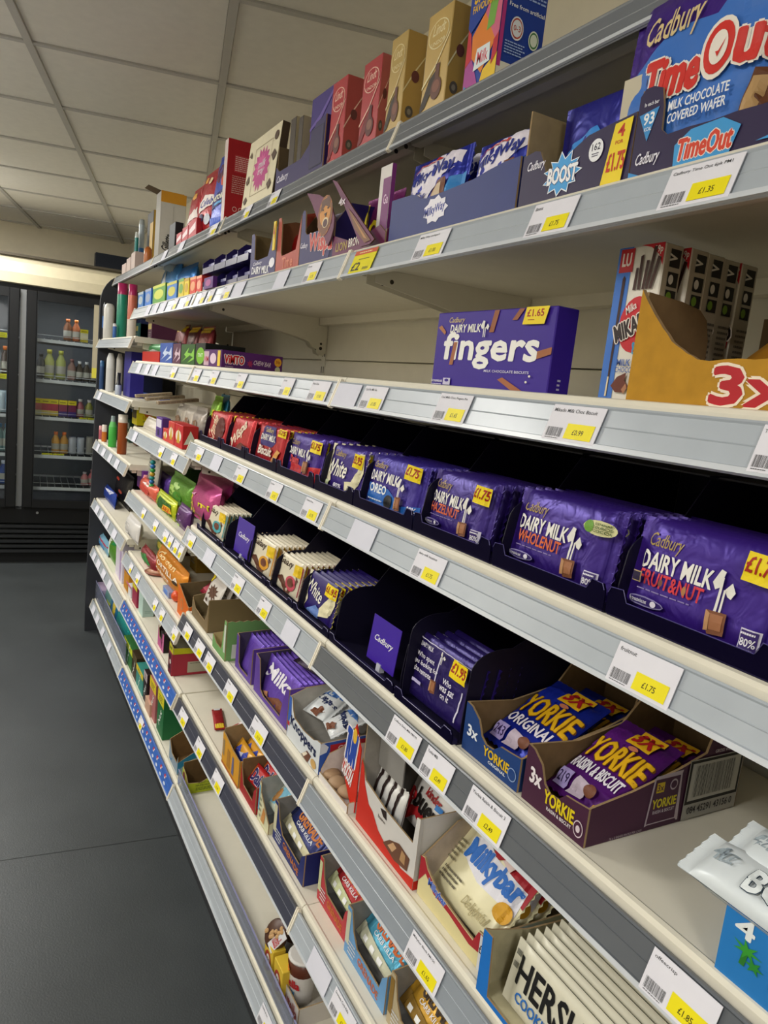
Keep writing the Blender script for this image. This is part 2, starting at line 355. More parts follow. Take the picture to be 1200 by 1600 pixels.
# dark rounded end panel of the run
b = MB(); pr_ = [(.41, .0), (.41, 1.95), (.15, 1.95)] + [(.15-.165*math.sin(a*PI/16), 1.785+.165*math.cos(a*PI/16)) for a in range(1, 9)] + [(-.02, 1.1), (-.03, .16), (-.028, 0)]
b.prism(pr_, 1, 3.003, 3.028, M('34363c', 'dark')); t = b.build('end_panel'); tag(t, 'dark charcoal end panel with rounded top corner closing the far end of the shelving', 'panel')

def xat_(px, Y, Z):
    n = RT*FPX - FW*(px-600); return CAM.x - (n.y*(Y-CAM.y) + n.z*(Z-CAM.z))/n.x
# ================================================================ DRINKS FRIDGE
BLK, WIRE = M('0e0f11', 'dark'), M('c9ccce', 'metal')
fr = thing('drinks_fridge', 'tall black double-door drinks fridge with cream canopy at the end of the aisle', 'fridge', (-.312, 4.49, 0), rz=math.radians(-3))
def fb(name, *a, parent=None, **k):
    b = MB(); b.box(*a, **k); return b.build(name, parent or fr)
GREYIN = M('55585c', 'paint')
fb('kickplate', -.7, .72, .06, .09, .0, .075, M('1a1b1d', 'dark'))
fb('cabinet_side', -.72, -.66, .0, .68, .07, 1.93, BLK); fb('cabinet_side', .68, .74, .0, .68, .07, 1.93, BLK)
fb('cabinet_back', -.66, .68, .62, .66, .07, 1.9, GREYIN)
fb('cabinet_floor', -.66, .68, .02, .62, .36, .42, GREYIN); fb('cabinet_roof', -.66, .68, .02, .62, 1.88, 1.93, BLK)
fb('centre_post', -.018, .018, .0, .06, .40, 1.9, M('9a9da0', 'metal'))
fb('lower_panel', -.66, .68, .0, .02, .30, .42, BLK)
for i in range(6):
    b = MB(); z = .085+i*.036; b.prism([(-.004, z), (.03, z+.012), (.03, z+.018), (-.004, z+.022)], 0, -.66, .68, M('1f2124', 'plastic')); b.build('grille_louver', fr)
for x in (-.3, -.0+.12):
    b = MB(); b.lathe([(.009,0),(.009,.004),(.006,.007)], WIRE, 10); b.build('panel_screw', fr, loc=(x, 0, .375), rot=(PI/2,0,0))
b = MB(); b.prism([(0.0, 1.93), (.6, 1.93), (.6, 2.11), (.04, 2.11), (-.03, 2.07), (-.045, 2.0), (-.03, 1.935)], 0, -.72, .74, M('d9cfb2', 'shiny')); b.f = [tuple(reversed(f)) for f in b.f]; b.build('canopy', fr)
fb('canopy_trim', -.72, .74, -.0, .6, 2.11, 2.125, M('4a4338', 'dark'))
for s, (x0, x1) in enumerate(((-.655, -.022), (.022, .675))):
    d = MB(); wd = .062
    d.box(x0, x0+wd, -.045, -.005, .42, 1.9, BLK, bev=.004); d.box(x1-wd, x1, -.045, -.005, .42, 1.9, BLK, bev=.004)
    d.box(x0+wd, x1-wd, -.045, -.005, 1.84, 1.9, BLK); d.box(x0+wd, x1-wd, -.045, -.005, .42, .475, BLK)
    do = d.build('door', fr)
    fb('glass_pane', x0+wd, x1-wd, -.028, -.022, .475, 1.84, M('e9eef0', 'glass'), parent=do)
    g = MB(); hx = x1-.03 if s == 0 else x0+.03
    g.box(x0+wd, x0+wd+.006, -.046, -.02, .475, 1.84, M('3b3d40', 'metal')); g.box(x1-wd-.006, x1-wd, -.046, -.02, .475, 1.84, M('3b3d40', 'metal')); g.build('glazing_bead', do)
    lt = MB(); lt.box((x0+x1)/2-.25, (x0+x1)/2+.25, .03, .045, 1.86, 1.872, M('f4f8ff', 'glow')); lt.build('light_tube', fr)



FZ = [1.60, 1.325, 1.065, .795, .565]
for s, (x0, x1) in enumerate(((-.65, -.03), (.03, .67))):
    for z in FZ:
        b = MB(); b.box(x0, x1, .04, .052, z-.03, z-.008, M('cfd2d3', 'paint'))
        b.tube([(x0, .045, z+.02), (x1, .045, z+.02)], .0025, WIRE)
        for k in range(14): xx = x0+.01+k*(x1-x0-.02)/13; b.box(xx-.002, xx+.002, .05, .6, z-.008, z-.003, WIRE)
        b.box(x0, x1, .58, .6, z-.014, z-.002, WIRE)
        b.build('wire_shelf', fr)

x0 = xat_(144.5, 4.46, 1.6); x1 = xat_(152, 4.46, 1.6)
fb('side_banner', x0+.312, x1+.312, -.06, -.05, 1.40, 1.86, M('a8a08a','paint')); fb('banner_tag', x0+.312, x1+.312, -.062, -.0602, 1.36, 1.43, M('c8c04a','card'))
# ================================================================ PRODUCT BUILDERS
# local frame: x runs left to right along the shelf edge, y into the shelf, z up; the front face looks to -y
RZ = -PI/2
KR, KI = 'a08662', '8f7757'
def xat(px, Y, Z):
    n = RT*FPX - FW*(px-600); return CAM.x - (n.y*(Y-CAM.y) + n.z*(Z-CAM.z))/n.x
def slot(bay, lev, pxl, pxr, pyt=None, X=None, dz=0.0):
    """(X, y centre, deck z, width, height) for a thing whose front stands between two pixel columns on a shelf"""
    z, x0 = SH[(bay, lev)]
    z = z + .0005 + dz; X = x0 + .03 if X is None else X
    ya, yb = yat(pxl, X, z), yat(pxr, X, z); h = (zat(pyt, X, ya) - z) if pyt is not None else None
    return X, (ya+yb)/2, z, ya-yb, h
SH = {k: (v[0], v[1]) for k, v in SH.items()}
def frame_of(face, w, d, h):
    if face == 'front': return w, h, (lambda x, y, o: (x-w/2, -o, y))
    if face == 'right': return d, h, (lambda x, y, o: (w/2+o, x, y))
    if face == 'left': return d, h, (lambda x, y, o: (-w/2-o, d-x, y))
    if face == 'top': return w, d, (lambda x, y, o: (x-w/2, y, h+o))
def add_prints(root, prints, w, d, h, kind='ink'):
    for face, items in prints.items():
        b = MB(); W_, H_, fr_ = frame_of(face, w, d, h); printed(b, items, W_, H_, fr_, kind=kind)
        if b.f: b.build('printed_design', root)
def carton(name, label, w, d, h, col, prints=None, mats=None, loc=(0,0,0), rz=RZ, lean=0, group=None, cat='box', kind='card', roll=0):
    t = thing(name, label, cat, loc, rz, lean, roll, group)
    b = MB(); mm = {k: M(c, kind) for k, c in (mats or {}).items()}
    b.box(-w/2, w/2, 0, d, 0, h, M(col, kind), mm, bev=min(.0012, w*.05, d*.05)); b.build('carton', t)
    if prints: add_prints(t, prints, w, d, h)
    return t
def bulge(w, h, t, crimp, p, seed, wr=1.0):
    rr = random.Random(seed); ph = [rr.uniform(0, 6.3) for _ in range(6)]; c = min(.012, (w if crimp == 'x' else h)*.1)
    def f(x, y):
        a = (x - w/2)/(w/2 - (c if crimp == 'x' else 0)); q = (y - h/2)/(h/2 - (c if crimp == 'y' else 0))
        if abs(a) >= 1 or abs(q) >= 1: return .0006
        g = (1-abs(a)**p)**.5 * (1-abs(q)**p)**.5
        e = max(abs(a), abs(q)) if crimp else 0
        wv = wr*.0011*(e**2)*(math.sin(a*21+ph[0])+math.sin(q*17+ph[1])) + wr*.0005*math.sin(a*9+q*7+ph[2])
        return .0006 + max(0, t/2*g + wv*g)
    return f, c
def pack_parts(root, w, h, t, col, items, crimp='x', p=6, kind='foil', seed=1, back=True, zig=True, crimpcol=None, n=(12, 8), wr=1.0, ink='ink'):
    f, c = bulge(w, h, t, crimp, p, seed, wr); b = MB(); nx, ny = n
    xs = sorted(set([0, c, w-c, w] + [c + (w-2*c)*(.5-.5*math.cos(PI*k/nx)) for k in range(nx+1)])) if crimp == 'x' else [w*(.5-.5*math.cos(PI*k/nx)) for k in range(nx+1)]
    ys = sorted(set([0, c, h-c, h] + [c + (h-2*c)*(.5-.5*math.cos(PI*k/ny)) for k in range(ny+1)])) if crimp == 'y' else [h*(.5-.5*math.cos(PI*k/ny)) for k in range(ny+1)]
    for sgn in ((-1, 1) if back else (-1,)):
        V = [(x-w/2, sgn*f(x, y), y) for y in ys for x in xs]; F = []; m1 = len(xs)
        for j in range(len(ys)-1):
            for i in range(m1-1):
                q = (j*m1+i, j*m1+i+1, (j+1)*m1+i+1, (j+1)*m1+i); F.append(q if sgn < 0 else q[::-1])
        b.add(V, F, M(col, kind))
    b.build('wrapper', root, smooth=True)
    if zig:      # serrated crimped ends
        cc = M(crimpcol or col, kind)
        for e in (0, 1):
            b = MB(); L_ = h if crimp == 'x' else w; m_ = max(6, int(L_/.005)); V = []; F = []
            for k in range(m_+1):
                a = k/m_*L_; o = .0022 if k % 2 else 0; r = .0008 if k % 2 else -.0008
                if crimp == 'x':
                    x = (-w/2-o) if e == 0 else (w/2+o); x2 = (-w/2+c*.9) if e == 0 else (w/2-c*.9); V += [(x, r, a), (x2, r*.4, a)]
                else:
                    z_ = -o if e == 0 else h+o; z2 = c*.9 if e == 0 else h-c*.9; V += [(a-w/2, r, z_), (a-w/2, r*.4, z2)]
            for k in range(m_): F.append((2*k, 2*k+1, 2*k+3, 2*k+2))
            b.add(V, F, cc); b.build('crimped_seal', root)
    if items:
        b = MB(); printed(b, items, w, h, lambda x, y, o: (x-w/2, -o, y), surf=f, kind=ink); b.build('printed_design', root)
def pack(name, label, w, h, t, col, items=None, loc=(0,0,0), rz=RZ, lean=0, roll=0, group=None, cat='pack', **k):
    r = thing(name, label, cat, loc, rz, lean, roll, group); pack_parts(r, w, h, t, col, items, **k); return r
def tray(name, label, w, d, h, col, front=None, side=None, inner=KI, prints=None, loc=(0,0,0), rz=RZ, th=.0025, group=None, backh=None, leftside=None, cat='tray', backcol=None, kind='card'):
    """open shelf tray: outlines are lists of (u, height) along the top of the wall, in fractions of width / of h"""
    t = thing(name, label, cat, loc, rz, group=group); oc, ic = M(col, kind), M(inner, 'kraft')
    side = side or [(0,1),(1,1)]; front = front or [(0,1),(1,1)]; leftside = leftside or side
    def ragged(o): return o
    b = MB(); b.box(-w/2+th, w/2-th, th, d-th, .0003, th, ic, {'bottom': oc}); b.build('base_panel', t)
    b = MB(); P = [(-w/2, 0), (w/2, 0)] + [(-w/2+u*w, v*h) for u, v in reversed(ragged(front))]
    b.prism([(p, q) for p, q in P], 1, 0, th, M(KR, 'kraft'), cap=oc, cap2=ic); b.build('front_panel', t)
    bh = backh if backh is not None else side[-1][1]*h
    b = MB(); b.box(-w/2, w/2, d-th, d, 0, bh, ic, {'back': oc}); b.build('back_panel', t)
    for s, sd in ((-1, leftside), (1, side)):
        b = MB(); P = [(th, 0), (d-th, 0)] + [(th+u*(d-2*th), v*h) for u, v in reversed(sd)]
        x0, x1 = (-w/2, -w/2+th) if s < 0 else (w/2-th, w/2)
        b.prism(P, 0, x0, x1, M(KR, 'kraft'), cap=(oc if s < 0 else ic), cap2=(ic if s < 0 else oc)); b.build('side_panel', t)
    if prints: add_prints(t, prints, w, d, h)
    return t
def bottle(name, label, prof, bands, loc, cat='bottle', n=14, group=None, decal=None):
    """prof: [(r, z)..]; bands: colour+kind for every step"""
    b = MB(); b.lathe(prof, None, n, mats=[M(c, k) for c, k in bands]); o = b.build(name, None, smooth=True, loc=loc)
    # keep edges between bands crisp
    return tag(o, label, cat, group)
def row(root, n, step, label, leanrot=None, jit=.0, group=None):
    out = []
    g = group or (label + ' in its row')
    rr = random.Random(len(label))
    for k in range(1, n):
        l = Vector(root.location) + Vector((step*k, rr.uniform(-jit, jit), 0)); out.append(copy_tree(root, l, f'{label}, {ORD[k+1]} in its row'))
    root['label'] = f'{label}, front of its row'
    for o in [root]+out: o['group'] = g
    return out
def mug(u, v, s, a=1.0):      # the two tipped glasses of milk and their pour
    return [('p', [(u,v),(u+.03*s,v+.10*s*a),(u+.055*s,v+.09*s*a),(u+.045*s,v-.02*s*a),(u+.02*s,v-.045*s*a)], 'e8e4dc'), ('p', [(u+.07*s,v-.03*s*a),(u+.1*s,v+.03*s*a),(u+.125*s,v-.03*s*a),(u+.11*s,v-.08*s*a),(u+.09*s,v-.07*s*a)], 'e8e4dc'),
            ('r', u+.045*s, v-.22*s*a, u+.058*s, v+.05*s*a, 'e8e4dc'), ('r', u+.07*s, v-.22*s*a, u+.08*s, v-.03*s*a, 'e8e4dc')]
def chunk(u, v, w, h, c='7a4a30'):
    return [('p', [(u,v+h*.95),(u+w*.9,v+h),(u+w,v+h*.1),(u+w*.3,v),(u+w*.08,v+h*.3)], c), ('p', [(u+w*.2,v+h*.85),(u+w*.8,v+h*.88),(u+w*.85,v+h*.25),(u+w*.3,v+h*.2)], 'a06a48'), ('p', [(u,v+h*.95),(u+w*.22,v+h*.85),(u+w*.3,v+h*.15),(u+w*.1,v+h*.1)], 'b98a60')]
def price_flash(u, v, w, h, txt, rot=-4): return [('p', [(u,v),(u+w,v-.015),(u+w*.98,v+h*.95),(u+.01,v+h)], 'f0d418'), ('t', txt, u+w*.08, v+h*.28, u+w*.92, v+h*.82, 'a8261c', dict(bold=.03, rot=rot))]
def dm_items(flavour, fcol, price=None, extra=None, sub=None, top=True):
    it = [('t','Cadbury',.1,.68,.34,.86,'b59a5c',dict(shear=.35,bold=.004)),('t','DAIRY MILK',.08,.49,.57,.66,'f1ede6',dict(bold=.03,rot=-1)),('t',flavour,.1,.33,.54,.47,fcol,dict(bold=.022,rot=-1)),
          ('l',.1,.27,.5,.295,'8a7ab0',1)] + mug(.58,.56,1.2,1.1) + chunk(.6,.1,.13,.22)
    it += [('p', ell(.2,.17,.14,.05,12), '8f86b8'), ('p', ell(.2,.17,.132,.036,12), '33216a'), ('t','Be treatwise.net',.09,.15,.22,.19,'e8e4f0',{}), ('e',.27,.17,.02,.03,'e8e4f0')]
    it += [('r',.83,.05,.93,.27,'d8d2e4'),('r',.836,.062,.924,.258,'3d2a6e'),('t','80%',.84,.12,.92,.19,'f4f0f8',{}),('l',.84,.21,.92,.25,'e8e4f0',1),('l',.84,.07,.92,.11,'e8e4f0',1)]
    if price: it += price_flash(.76,.66,.2,.26,price)
    return it + (extra or [])
PUR = '3b1a86'
# ================================================================ FOURTH SHELF: CHOCOLATE TABLETS IN PLASTIC LANES
def tablet(name, label, bay, lev, pxl, pxr, pyt, col, items, rows, X=.032, t=.011, lean=-9, h=None, step=.016, cat='chocolate bar', kind='foil', crimpcol=None, hmax=None, gl=None):
    X_, yc, z, w, hh = slot(bay, lev, pxl, pxr, pyt, X)
    h = h or min(hh, .11); w = w*.97
    r = pack(name, label, w, h, t, col, items, (X_+t/2, yc, z+.004), lean=math.radians(lean), p=14, kind=kind, crimpcol=crimpcol, group=gl, cat=cat, n=(10,6), wr=.8, seed=int(pxl))
    row(r, rows, step, label, jit=.001); return r
CB = 'chocolate_bar'
T4 = .088
tablet(CB,'red crispy honeycomb chocolate bar in fourth shelf lane',1,4,320,350,641,'b8202a',[('t','Crunchie',.15,.1,.5,.9,'f2e3c0',dict(rot=70)),('e',.66,.45,.22,.4,'5a1f1c'),('p',[(0,.75),(.14,1),(0,1)],'f0d418')],7,h=T4)
tablet(CB,'red aerated chocolate bar with cream script lettering',1,4,353,387,643,'c0222c',[('t','Wispa',.15,.3,.75,.72,'f0dcc4',dict(rot=35,shear=.2,bold=.05)),('r',.0,.8,.12,1,'f0d418'),('p',[(.3,0),(.95,0),(.9,.25),(.6,.3)],'6a2a1c')],7,h=T4)
tablet(CB,'red and purple milk chocolate biscuit bar',1,4,393,437,662,'b8242e',[('p',[(.25,.98),(.62,.98),(.72,.6),(.62,.45),(.22,.45),(.15,.6)],'33206e'),('t','Cadbury',.3,.78,.58,.93,'d9c48a',dict(shear=.3)),('t','DAIRY MILK',.2,.6,.68,.75,'f4f0ea',dict(bold=.03)),('t','Biscuit',.2,.22,.66,.44,'f6e9dc',dict(bold=.04,out='8a1420',ow=.1)),('p',[(.7,.1),(.82,.45),(.92,.4),(.82,.05)],'d99a4a')]+price_flash(.76,.78,.2,.2,'£1.75'),6,h=T4)
tablet(CB,'purple and red chocolate bar with toffee pieces',1,4,442,494,668,PUR,[('p',[(.2,.0),(.95,0),(.98,.36),(.5,.26),(.18,.36)],'c0262e'),('t','Daim',.15,.3,.4,.46,'d8404a',dict(bold=.05,out='7a1420'))]+dm_items('',   'c02a2c','£1.75')[:2]+mug(.6,.56,1.2,1.1)+chunk(.6,.12,.13,.3)+price_flash(.72,.66,.24,.27,'£1.75'),6,h=T4)
tablet(CB,'purple and cream white chocolate bar',1,4,502,557,687,'372082',[('p',[(0,0),(.06,0),(.2,.22),(.1,.6),(.12,1),(0,1)],'e6ddc0'),('t','Cadbury',.2,.72,.5,.88,'b59a5c',dict(shear=.35)),('t','White',.08,.34,.6,.68,'f5f0e2',dict(bold=.02,shear=.25)),('p',[(.66,.1),(.9,.2),(.98,.55),(.92,.92),(.86,.92),(.88,.55),(.78,.32),(.62,.28)],'e6ddb8'),('t','80%',.35,.12,.55,.2,'f0ecf6',{}),('p',[(.06,.1),(.2,.08),(.2,.2),(.08,.22)],'cdd8a8')]+price_flash(.74,.62,.2,.28,'£1.95'),6,h=T4,crimpcol='e6ddc0')
tablet(CB,'purple and blue chocolate bar filled with cookie crumbs',1,4,562,650,709,'33208a',[('p',[(.08,.0),(.98,0),(.98,.3),(.7,.2),(.45,.42),(.06,.46)],'1d63b8'),('t','OREO',.12,.3,.42,.46,'f4f6fa',dict(bold=.04)),('t','Cadbury',.12,.72,.36,.88,'b59a5c',dict(shear=.35)),('t','DAIRY MILK',.1,.52,.6,.7,'f4f0ea',dict(bold=.03)),('e',.5,.2,.07,.13,'16161c'),('t','80%',.84,.14,.94,.26,'f4f0f8',{}),('l',.14,.14,.42,.2,'d8e4f4',1)]+mug(.6,.56,1.1,1.1)+chunk(.64,.1,.1,.26)+price_flash(.72,.7,.22,.26,'£1.75'),6,h=.089)
tablet(CB,'purple hazelnut milk chocolate bar with orange lettering',0,4,656,757,733,'36207c',dm_items('HAZELNUT','d8643a','£1.75'),6,h=.0905,X=.034)
tablet(CB,'purple whole nut milk chocolate bar with orange lettering',0,4,783,944,767,'3a2084',dm_items('WHOLENUT','e06a34')+[('p', ell(.87,.76,.13,.085,16),'d8d4a0'),('e',.79,.76,.04,.07,'6fa03c'),('t','SUSTAINABLY',.84,.79,.97,.815,'3c5a2c',{}),('t','SOURCED',.84,.75,.97,.78,'3c5a2c',{}),('t','COCOA',.84,.71,.97,.74,'3c5a2c',{})],6,h=.096,X=.034)
fn = tablet(CB,'purple fruit and nut milk chocolate bar with red lettering',0,4,962,1205,811,'3d1f8a',dm_items('FRUIT&NUT','d83a44','£1.75')+[('r',.095,.345,.16,.45,'b8a070'),('r',.1,.355,.155,.44,'2c2340'),('e',.305,.4,.014,.035,'7a4a3a'),('e',.47,.4,.014,.045,'b07a4a')],5,h=.099,X=.034)
# a dark plastic lane tray holds each row of bars
def lane(bay, lev, pxl, pxr, X, depth, label, tall=.0, sign=None, lip=.019, divh=.088, right=False, left=True):
    X_, yc, z, w, _ = slot(bay, lev, pxl, pxr, None, X); w = w - .001; SM_ = M('120c30', 'smoke'); DK = M('110d24', 'dark')
    t = thing('lane_tray', label, 'display tray', (X_, yc, z-.0003), RZ, group='dark plastic lane trays')
    b = MB(); b.box(-w/2, w/2, -.004, depth, 0, .0025, DK); b.box(-w/2, w/2, -.012, -.002, 0, .009, M('1c1440','dark'), bev=.0015); b.build('tray_floor', t)
    b = MB(); th = .0016
    pts = [(-w/2, .0026), (w/2, .0026), (w/2, lip*1.25), (w/2-.003, lip*1.55), (w/2-.02, lip*1.6), (w/2-.026, lip), (-w/2+.026, lip), (-w/2+.02, lip*1.6), (-w/2+.003, lip*1.55), (-w/2, lip*1.25)]
    b.prism(pts, 1, -.0125, -.0125+th, SM_); fo = b.build('front_lip', t)
    b = MB(); b.tube([(-w/2+.001, -.0135, lip*1.25), (-w/2+.004, -.0135, lip*1.56), (-w/2+.02, -.0135, lip*1.62), (-w/2+.026, -.0135, lip*1.02), (w/2-.026, -.0135, lip*1.02), (w/2-.02, -.0135, lip*1.62), (w/2-.004, -.0135, lip*1.56), (w/2-.001, -.0135, lip*1.25)], .0006, M('4b4480', 'plastic'), 4); b.build('lip_edge', fo)
    for s in ([-1] if left else []) + ([1] if right else []):
        b = MB(); x0 = s*(w/2-.0007); pts = [(0, .0026), (depth, .0026), (depth, min(.15, divh*1.6)), (.11, min(.15, divh*1.6)), (.07, divh)] + [(.055 - .05*math.sin(a*PI/12), divh-.03+.03*math.cos(a*PI/12)) for a in range(0, 7)] + [(0.0, .03)]
        b.prism(pts, 0, x0-.0007, x0+.0007, M('120e26', 'dark')); b.build('divider', t)
    b = MB(); b.box(-w*.3, w*.3, depth-.03, depth-.026, .003, divh*.8, DK)
    for k in range(4): b.box(-w*.3+.01, w*.3-.01, depth-.034+k*.008, depth-.031+k*.008, divh*.8, divh*.82+.001, DK)
    b.build('pusher', t)
    b = MB(); b.box(-w/2+.002, w/2-.002, depth, depth+.002, .0, min(.15, divh*1.65), DK); b.box(-w/2+.004, w/2-.004, .12, depth, min(.15, divh*1.65)-.002, min(.15, divh*1.65), DK); b.build('tray_back', t)
    return t
for i, (bay, a, c, nm) in enumerate(((1,318,351,'honeycomb bars'),(1,352,389,'aerated bars'),(1,390,439,'biscuit bars'),(1,440,498,'toffee bars'),(1,500,560,'white chocolate bars'),(1,561,654,'cookie bars'),(0,655,776,'hazelnut bars'),(0,779,955,'whole nut bars'),(0,958,1235,'fruit and nut bars'))):
    lane(bay, 4, a, c, .028, .30, f'dark translucent plastic lane tray under the {nm}', right=(i in (8,)))
# ================================================================ THIRD SHELF
X_, yc, z, w_, h_ = slot(0, 3, 677, 849, 490, .03)
d_ = xat(875, yc-w_/2, z) - .03
carton('biscuit_box','purple carton of chocolate covered biscuit fingers standing alone on the third shelf',w_,.034,h_,'3a1f8f',
 prints={'front':[('t','Cadbury',.12,.84,.27,.93,'c9b183',dict(shear=.35)),('t','DAIRY MILK',.14,.73,.42,.83,'f3efe8',dict(bold=.03,shear=.1)),('t','fingers',.1,.27,.9,.72,'f4f1ec',dict(bold=.045,shear=.05)),('p',[(.165,.3),(.2,.3),(.225,.6),(.19,.6)],'a5643c'),
   ('p',[(.02,.8),(.05,.83),(.1,.74),(.09,.7)],'b0703c'),('p',[(.5,.72),(.54,.72),(.57,.99),(.53,.99)],'94542e'),('p',[(.68,.86),(.72,.86),(.77,.99),(.73,.99)],'94542e'),('p',[(.9,.4),(1,.46),(1,.54),(.9,.49)],'a5643c'),('p',[(.62,.14),(.66,.17),(.83,.02),(.78,.0),(.76,.0)],'a5643c'),
   ('t','MILK CHOCOLATE BISCUITS',.5,.225,.86,.255,'d9d4e8',{}),('t','Be treatwise.net',.01,.06,.12,.1,'f0ecf6',{}),('r',.13,.03,.2,.12,'c9c4dc'),('e',.165,.09,.02,.02,'3a1f8f'),('l',.01,.02,.12,.045,'d9d4e8',1),('e',.87,.2,.008,.014,'e8e0d0'),('e',.85,.13,.008,.014,'e8e0d0')]
   +[('p',[(.43,.8),(.45,.87),(.465,.86),(.46,.78),(.445,.76)],'e8e4dc'),('p',[(.475,.78),(.49,.83),(.505,.79),(.495,.75)],'e8e4dc'),('r',.457,.66,.464,.82,'e8e4dc'),('r',.472,.66,.478,.78,'e8e4dc'),('p',[(.77,.8),(.93,.8),(.955,1),(.79,1)],'f0d418'),('t','£1.65',.8,.89,.92,.97,'a8261c',dict(bold=.03)),('l',.81,.84,.86,.86,'a8261c',1)],
   'right':[('l',.4,.05,.55,.2,'cfc8e0',3)]},loc=(X_,yc,z),rz=RZ+math.radians(2))
X_, yc, z, w_, h_ = slot(0, 3, 934, 1001, 389, .045)
mk = dict(front=[('r',0,0,.32,1,'3f74c8'),('r',.05,.84,.36,.99,'c0242c'),('t','LU',.11,.88,.3,.96,'f4e8e0',dict(bold=.04)),('p',[(.16,.03),(.2,.03),(.24,.8),(.2,.82),(.17,.8)],'3a1c1c'),('p',[(.15,.03),(.19,.03),(.195,.16),(.16,.16)],'e0d0b0'),('e',.62,.5,.37,.18,'c8202c'),
  ('p',[(.5,1),(1,1),(1,.86),(.9,.93),(.72,.98)],'c8202c'),('t','99p',.8,.93,.97,.985,'f6ece4',dict(bold=.02)),('l',.84,.9,.96,.92,'f6ece4',1),
  ('p',[(.44,.72),(.5,.72),(.51,.86),(.46,.86)],'43251e'),('p',[(.54,.72),(.6,.72),(.59,.94),(.53,.93)],'43251e'),('p',[(.64,.72),(.7,.72),(.73,.9),(.67,.9)],'43251e'),('p',[(.72,.72),(.78,.72),(.86,.98),(.79,.98)],'43251e'),('p',[(.8,.72),(.86,.72),(.97,.91),(.9,.92)],'43251e'),
  ('t','Milka',.36,.58,.6,.63,'f4e8e0',dict(rot=28,shear=.3)),('t','MIKADO',.18,.44,1.04,.55,'2c1c1c',dict(rot=22,bold=.05,out='f2e6dc',ow=.1)),('t','&Go',.64,.32,.95,.4,'2f9ac8',dict(bold=.03,rot=15)),('t','MILK',.36,.235,.66,.275,'3f5fa8',dict(bold=.03)),('t','CHOCOLATE',.34,.19,.96,.225,'3f5fa8',dict(bold=.01)),
  ('p',[(.3,.1),(.42,.16),(.62,.19),(.6,.14),(.7,.1),(.6,.06),(.42,.06)],'6a3426'),('p',[(.56,.08),(.64,.12),(.68,.09),(.62,.05)],'b07a58')],
  right=[('r',.3,.86,.85,.97,'2c2a28'),('t','V',.35,.885,.6,.95,'e4e0d8',dict(bold=.05,rot=90)),('r',.3,.74,.85,.83,'2c2a28'),('e',.48,.785,.13,.03,'e4e0d8'),('r',.3,.64,.85,.72,'2c2a28'),('e',.48,.68,.14,.03,'7aa03a'),('l',.25,.08,.9,.58,'6a645a',14)])
dM = .0265
m0 = carton('biscuit_stick_box','white and blue carton of chocolate dipped biscuit sticks with red disc',w_,dM,h_,'e8e2d6',prints=mk,mats={'right':'b9b09e','left':'3f74c8'},loc=(X_,yc,z),group='cartons of biscuit sticks')
for k, (dx, dy) in enumerate(((.033,-.004),(.0605,-.002),(.0885,.001),(.117,.0))):
    o = copy_tree(m0, (X_+dx, yc+dy, z), f'white carton of biscuit sticks, {ORD[k+2]} from the front of its row')
m0['label'] = 'white and blue carton of chocolate dipped biscuit sticks with red disc, front of row'
# golden corrugated tray
z = SH[(0,3)][0]+.0005; Xt = .010; ya = yat(977, Xt, z); wt = .30; ht = (zat(452, Xt, ya)-z); dt = .19; uL = (xat(1104, ya, z+ht*.8)-Xt)/dt
fo = [(0,1)]; rr = random.Random(5)
for k in range(1, 15):
    a = k/14; fo.append((.0+.29*a, 1-.62*math.sin(a*PI/2)**.9 + rr.uniform(-.008,.008)))
for k in range(1, 16): fo.append((.29+.71*k/15, .385+rr.uniform(-.012,.012)+ (.1*(k/15))))
sd = [(0,1)] + [(a/14, 1-.10*math.sin(a/14*PI)+rr.uniform(-.006,.006)) for a in range(1, 14)] + [(1,.98)]
tw = tray('display_tray','golden corrugated cardboard tray with torn edge reading 3x',wt,dt,ht,'b8872a',front=fo,side=sd,leftside=[(0,.98),(.5*uL,.96),(.8*uL,.92),(.93*uL,.84),(uL,.66),(uL*1.02,.4),(1,.4)],inner='7d6546',loc=(Xt,ya-wt/2,z),th=.0045,
  prints={'front':[('t','3x',.315,.04,.56,.33,'b8202a',dict(bold=.05,out='f2e2cc',ow=.11)),('t','TWIX',.6,.04,.98,.33,'b8202a',dict(bold=.05,out='f2e2cc',ow=.11,shear=.2))]},kind='kraft')
tag(tw, tw['label'], 'tray')
pack('chocolate_multipack','gold and dark chocolate finger multipack with red lettering in golden tray',.20,.15,.03,'3a2a20',[('p',[(.0,0),(.3,0),(.55,1),(0,1)],'c88a2e'),('t','TWIX',.22,.3,.98,.78,'c01e26',dict(bold=.08,shear=.3,out='efe6da',ow=.14)),('t','TWIX',.6,.86,.9,.97,'d8c8a0',dict(shear=.3))],
  (.062, ya-.205, z+.02), lean=math.radians(-14), roll=0, crimpcol='d89a3a', seed=4)
pack('chocolate_multipack','folded gold foil end of a second chocolate finger multipack in golden tray',.17,.10,.03,'c98b2c',None,(.10, ya-.150, z+.01), lean=math.radians(-12), roll=math.radians(-38), crimpcol='e0a848', seed=9)
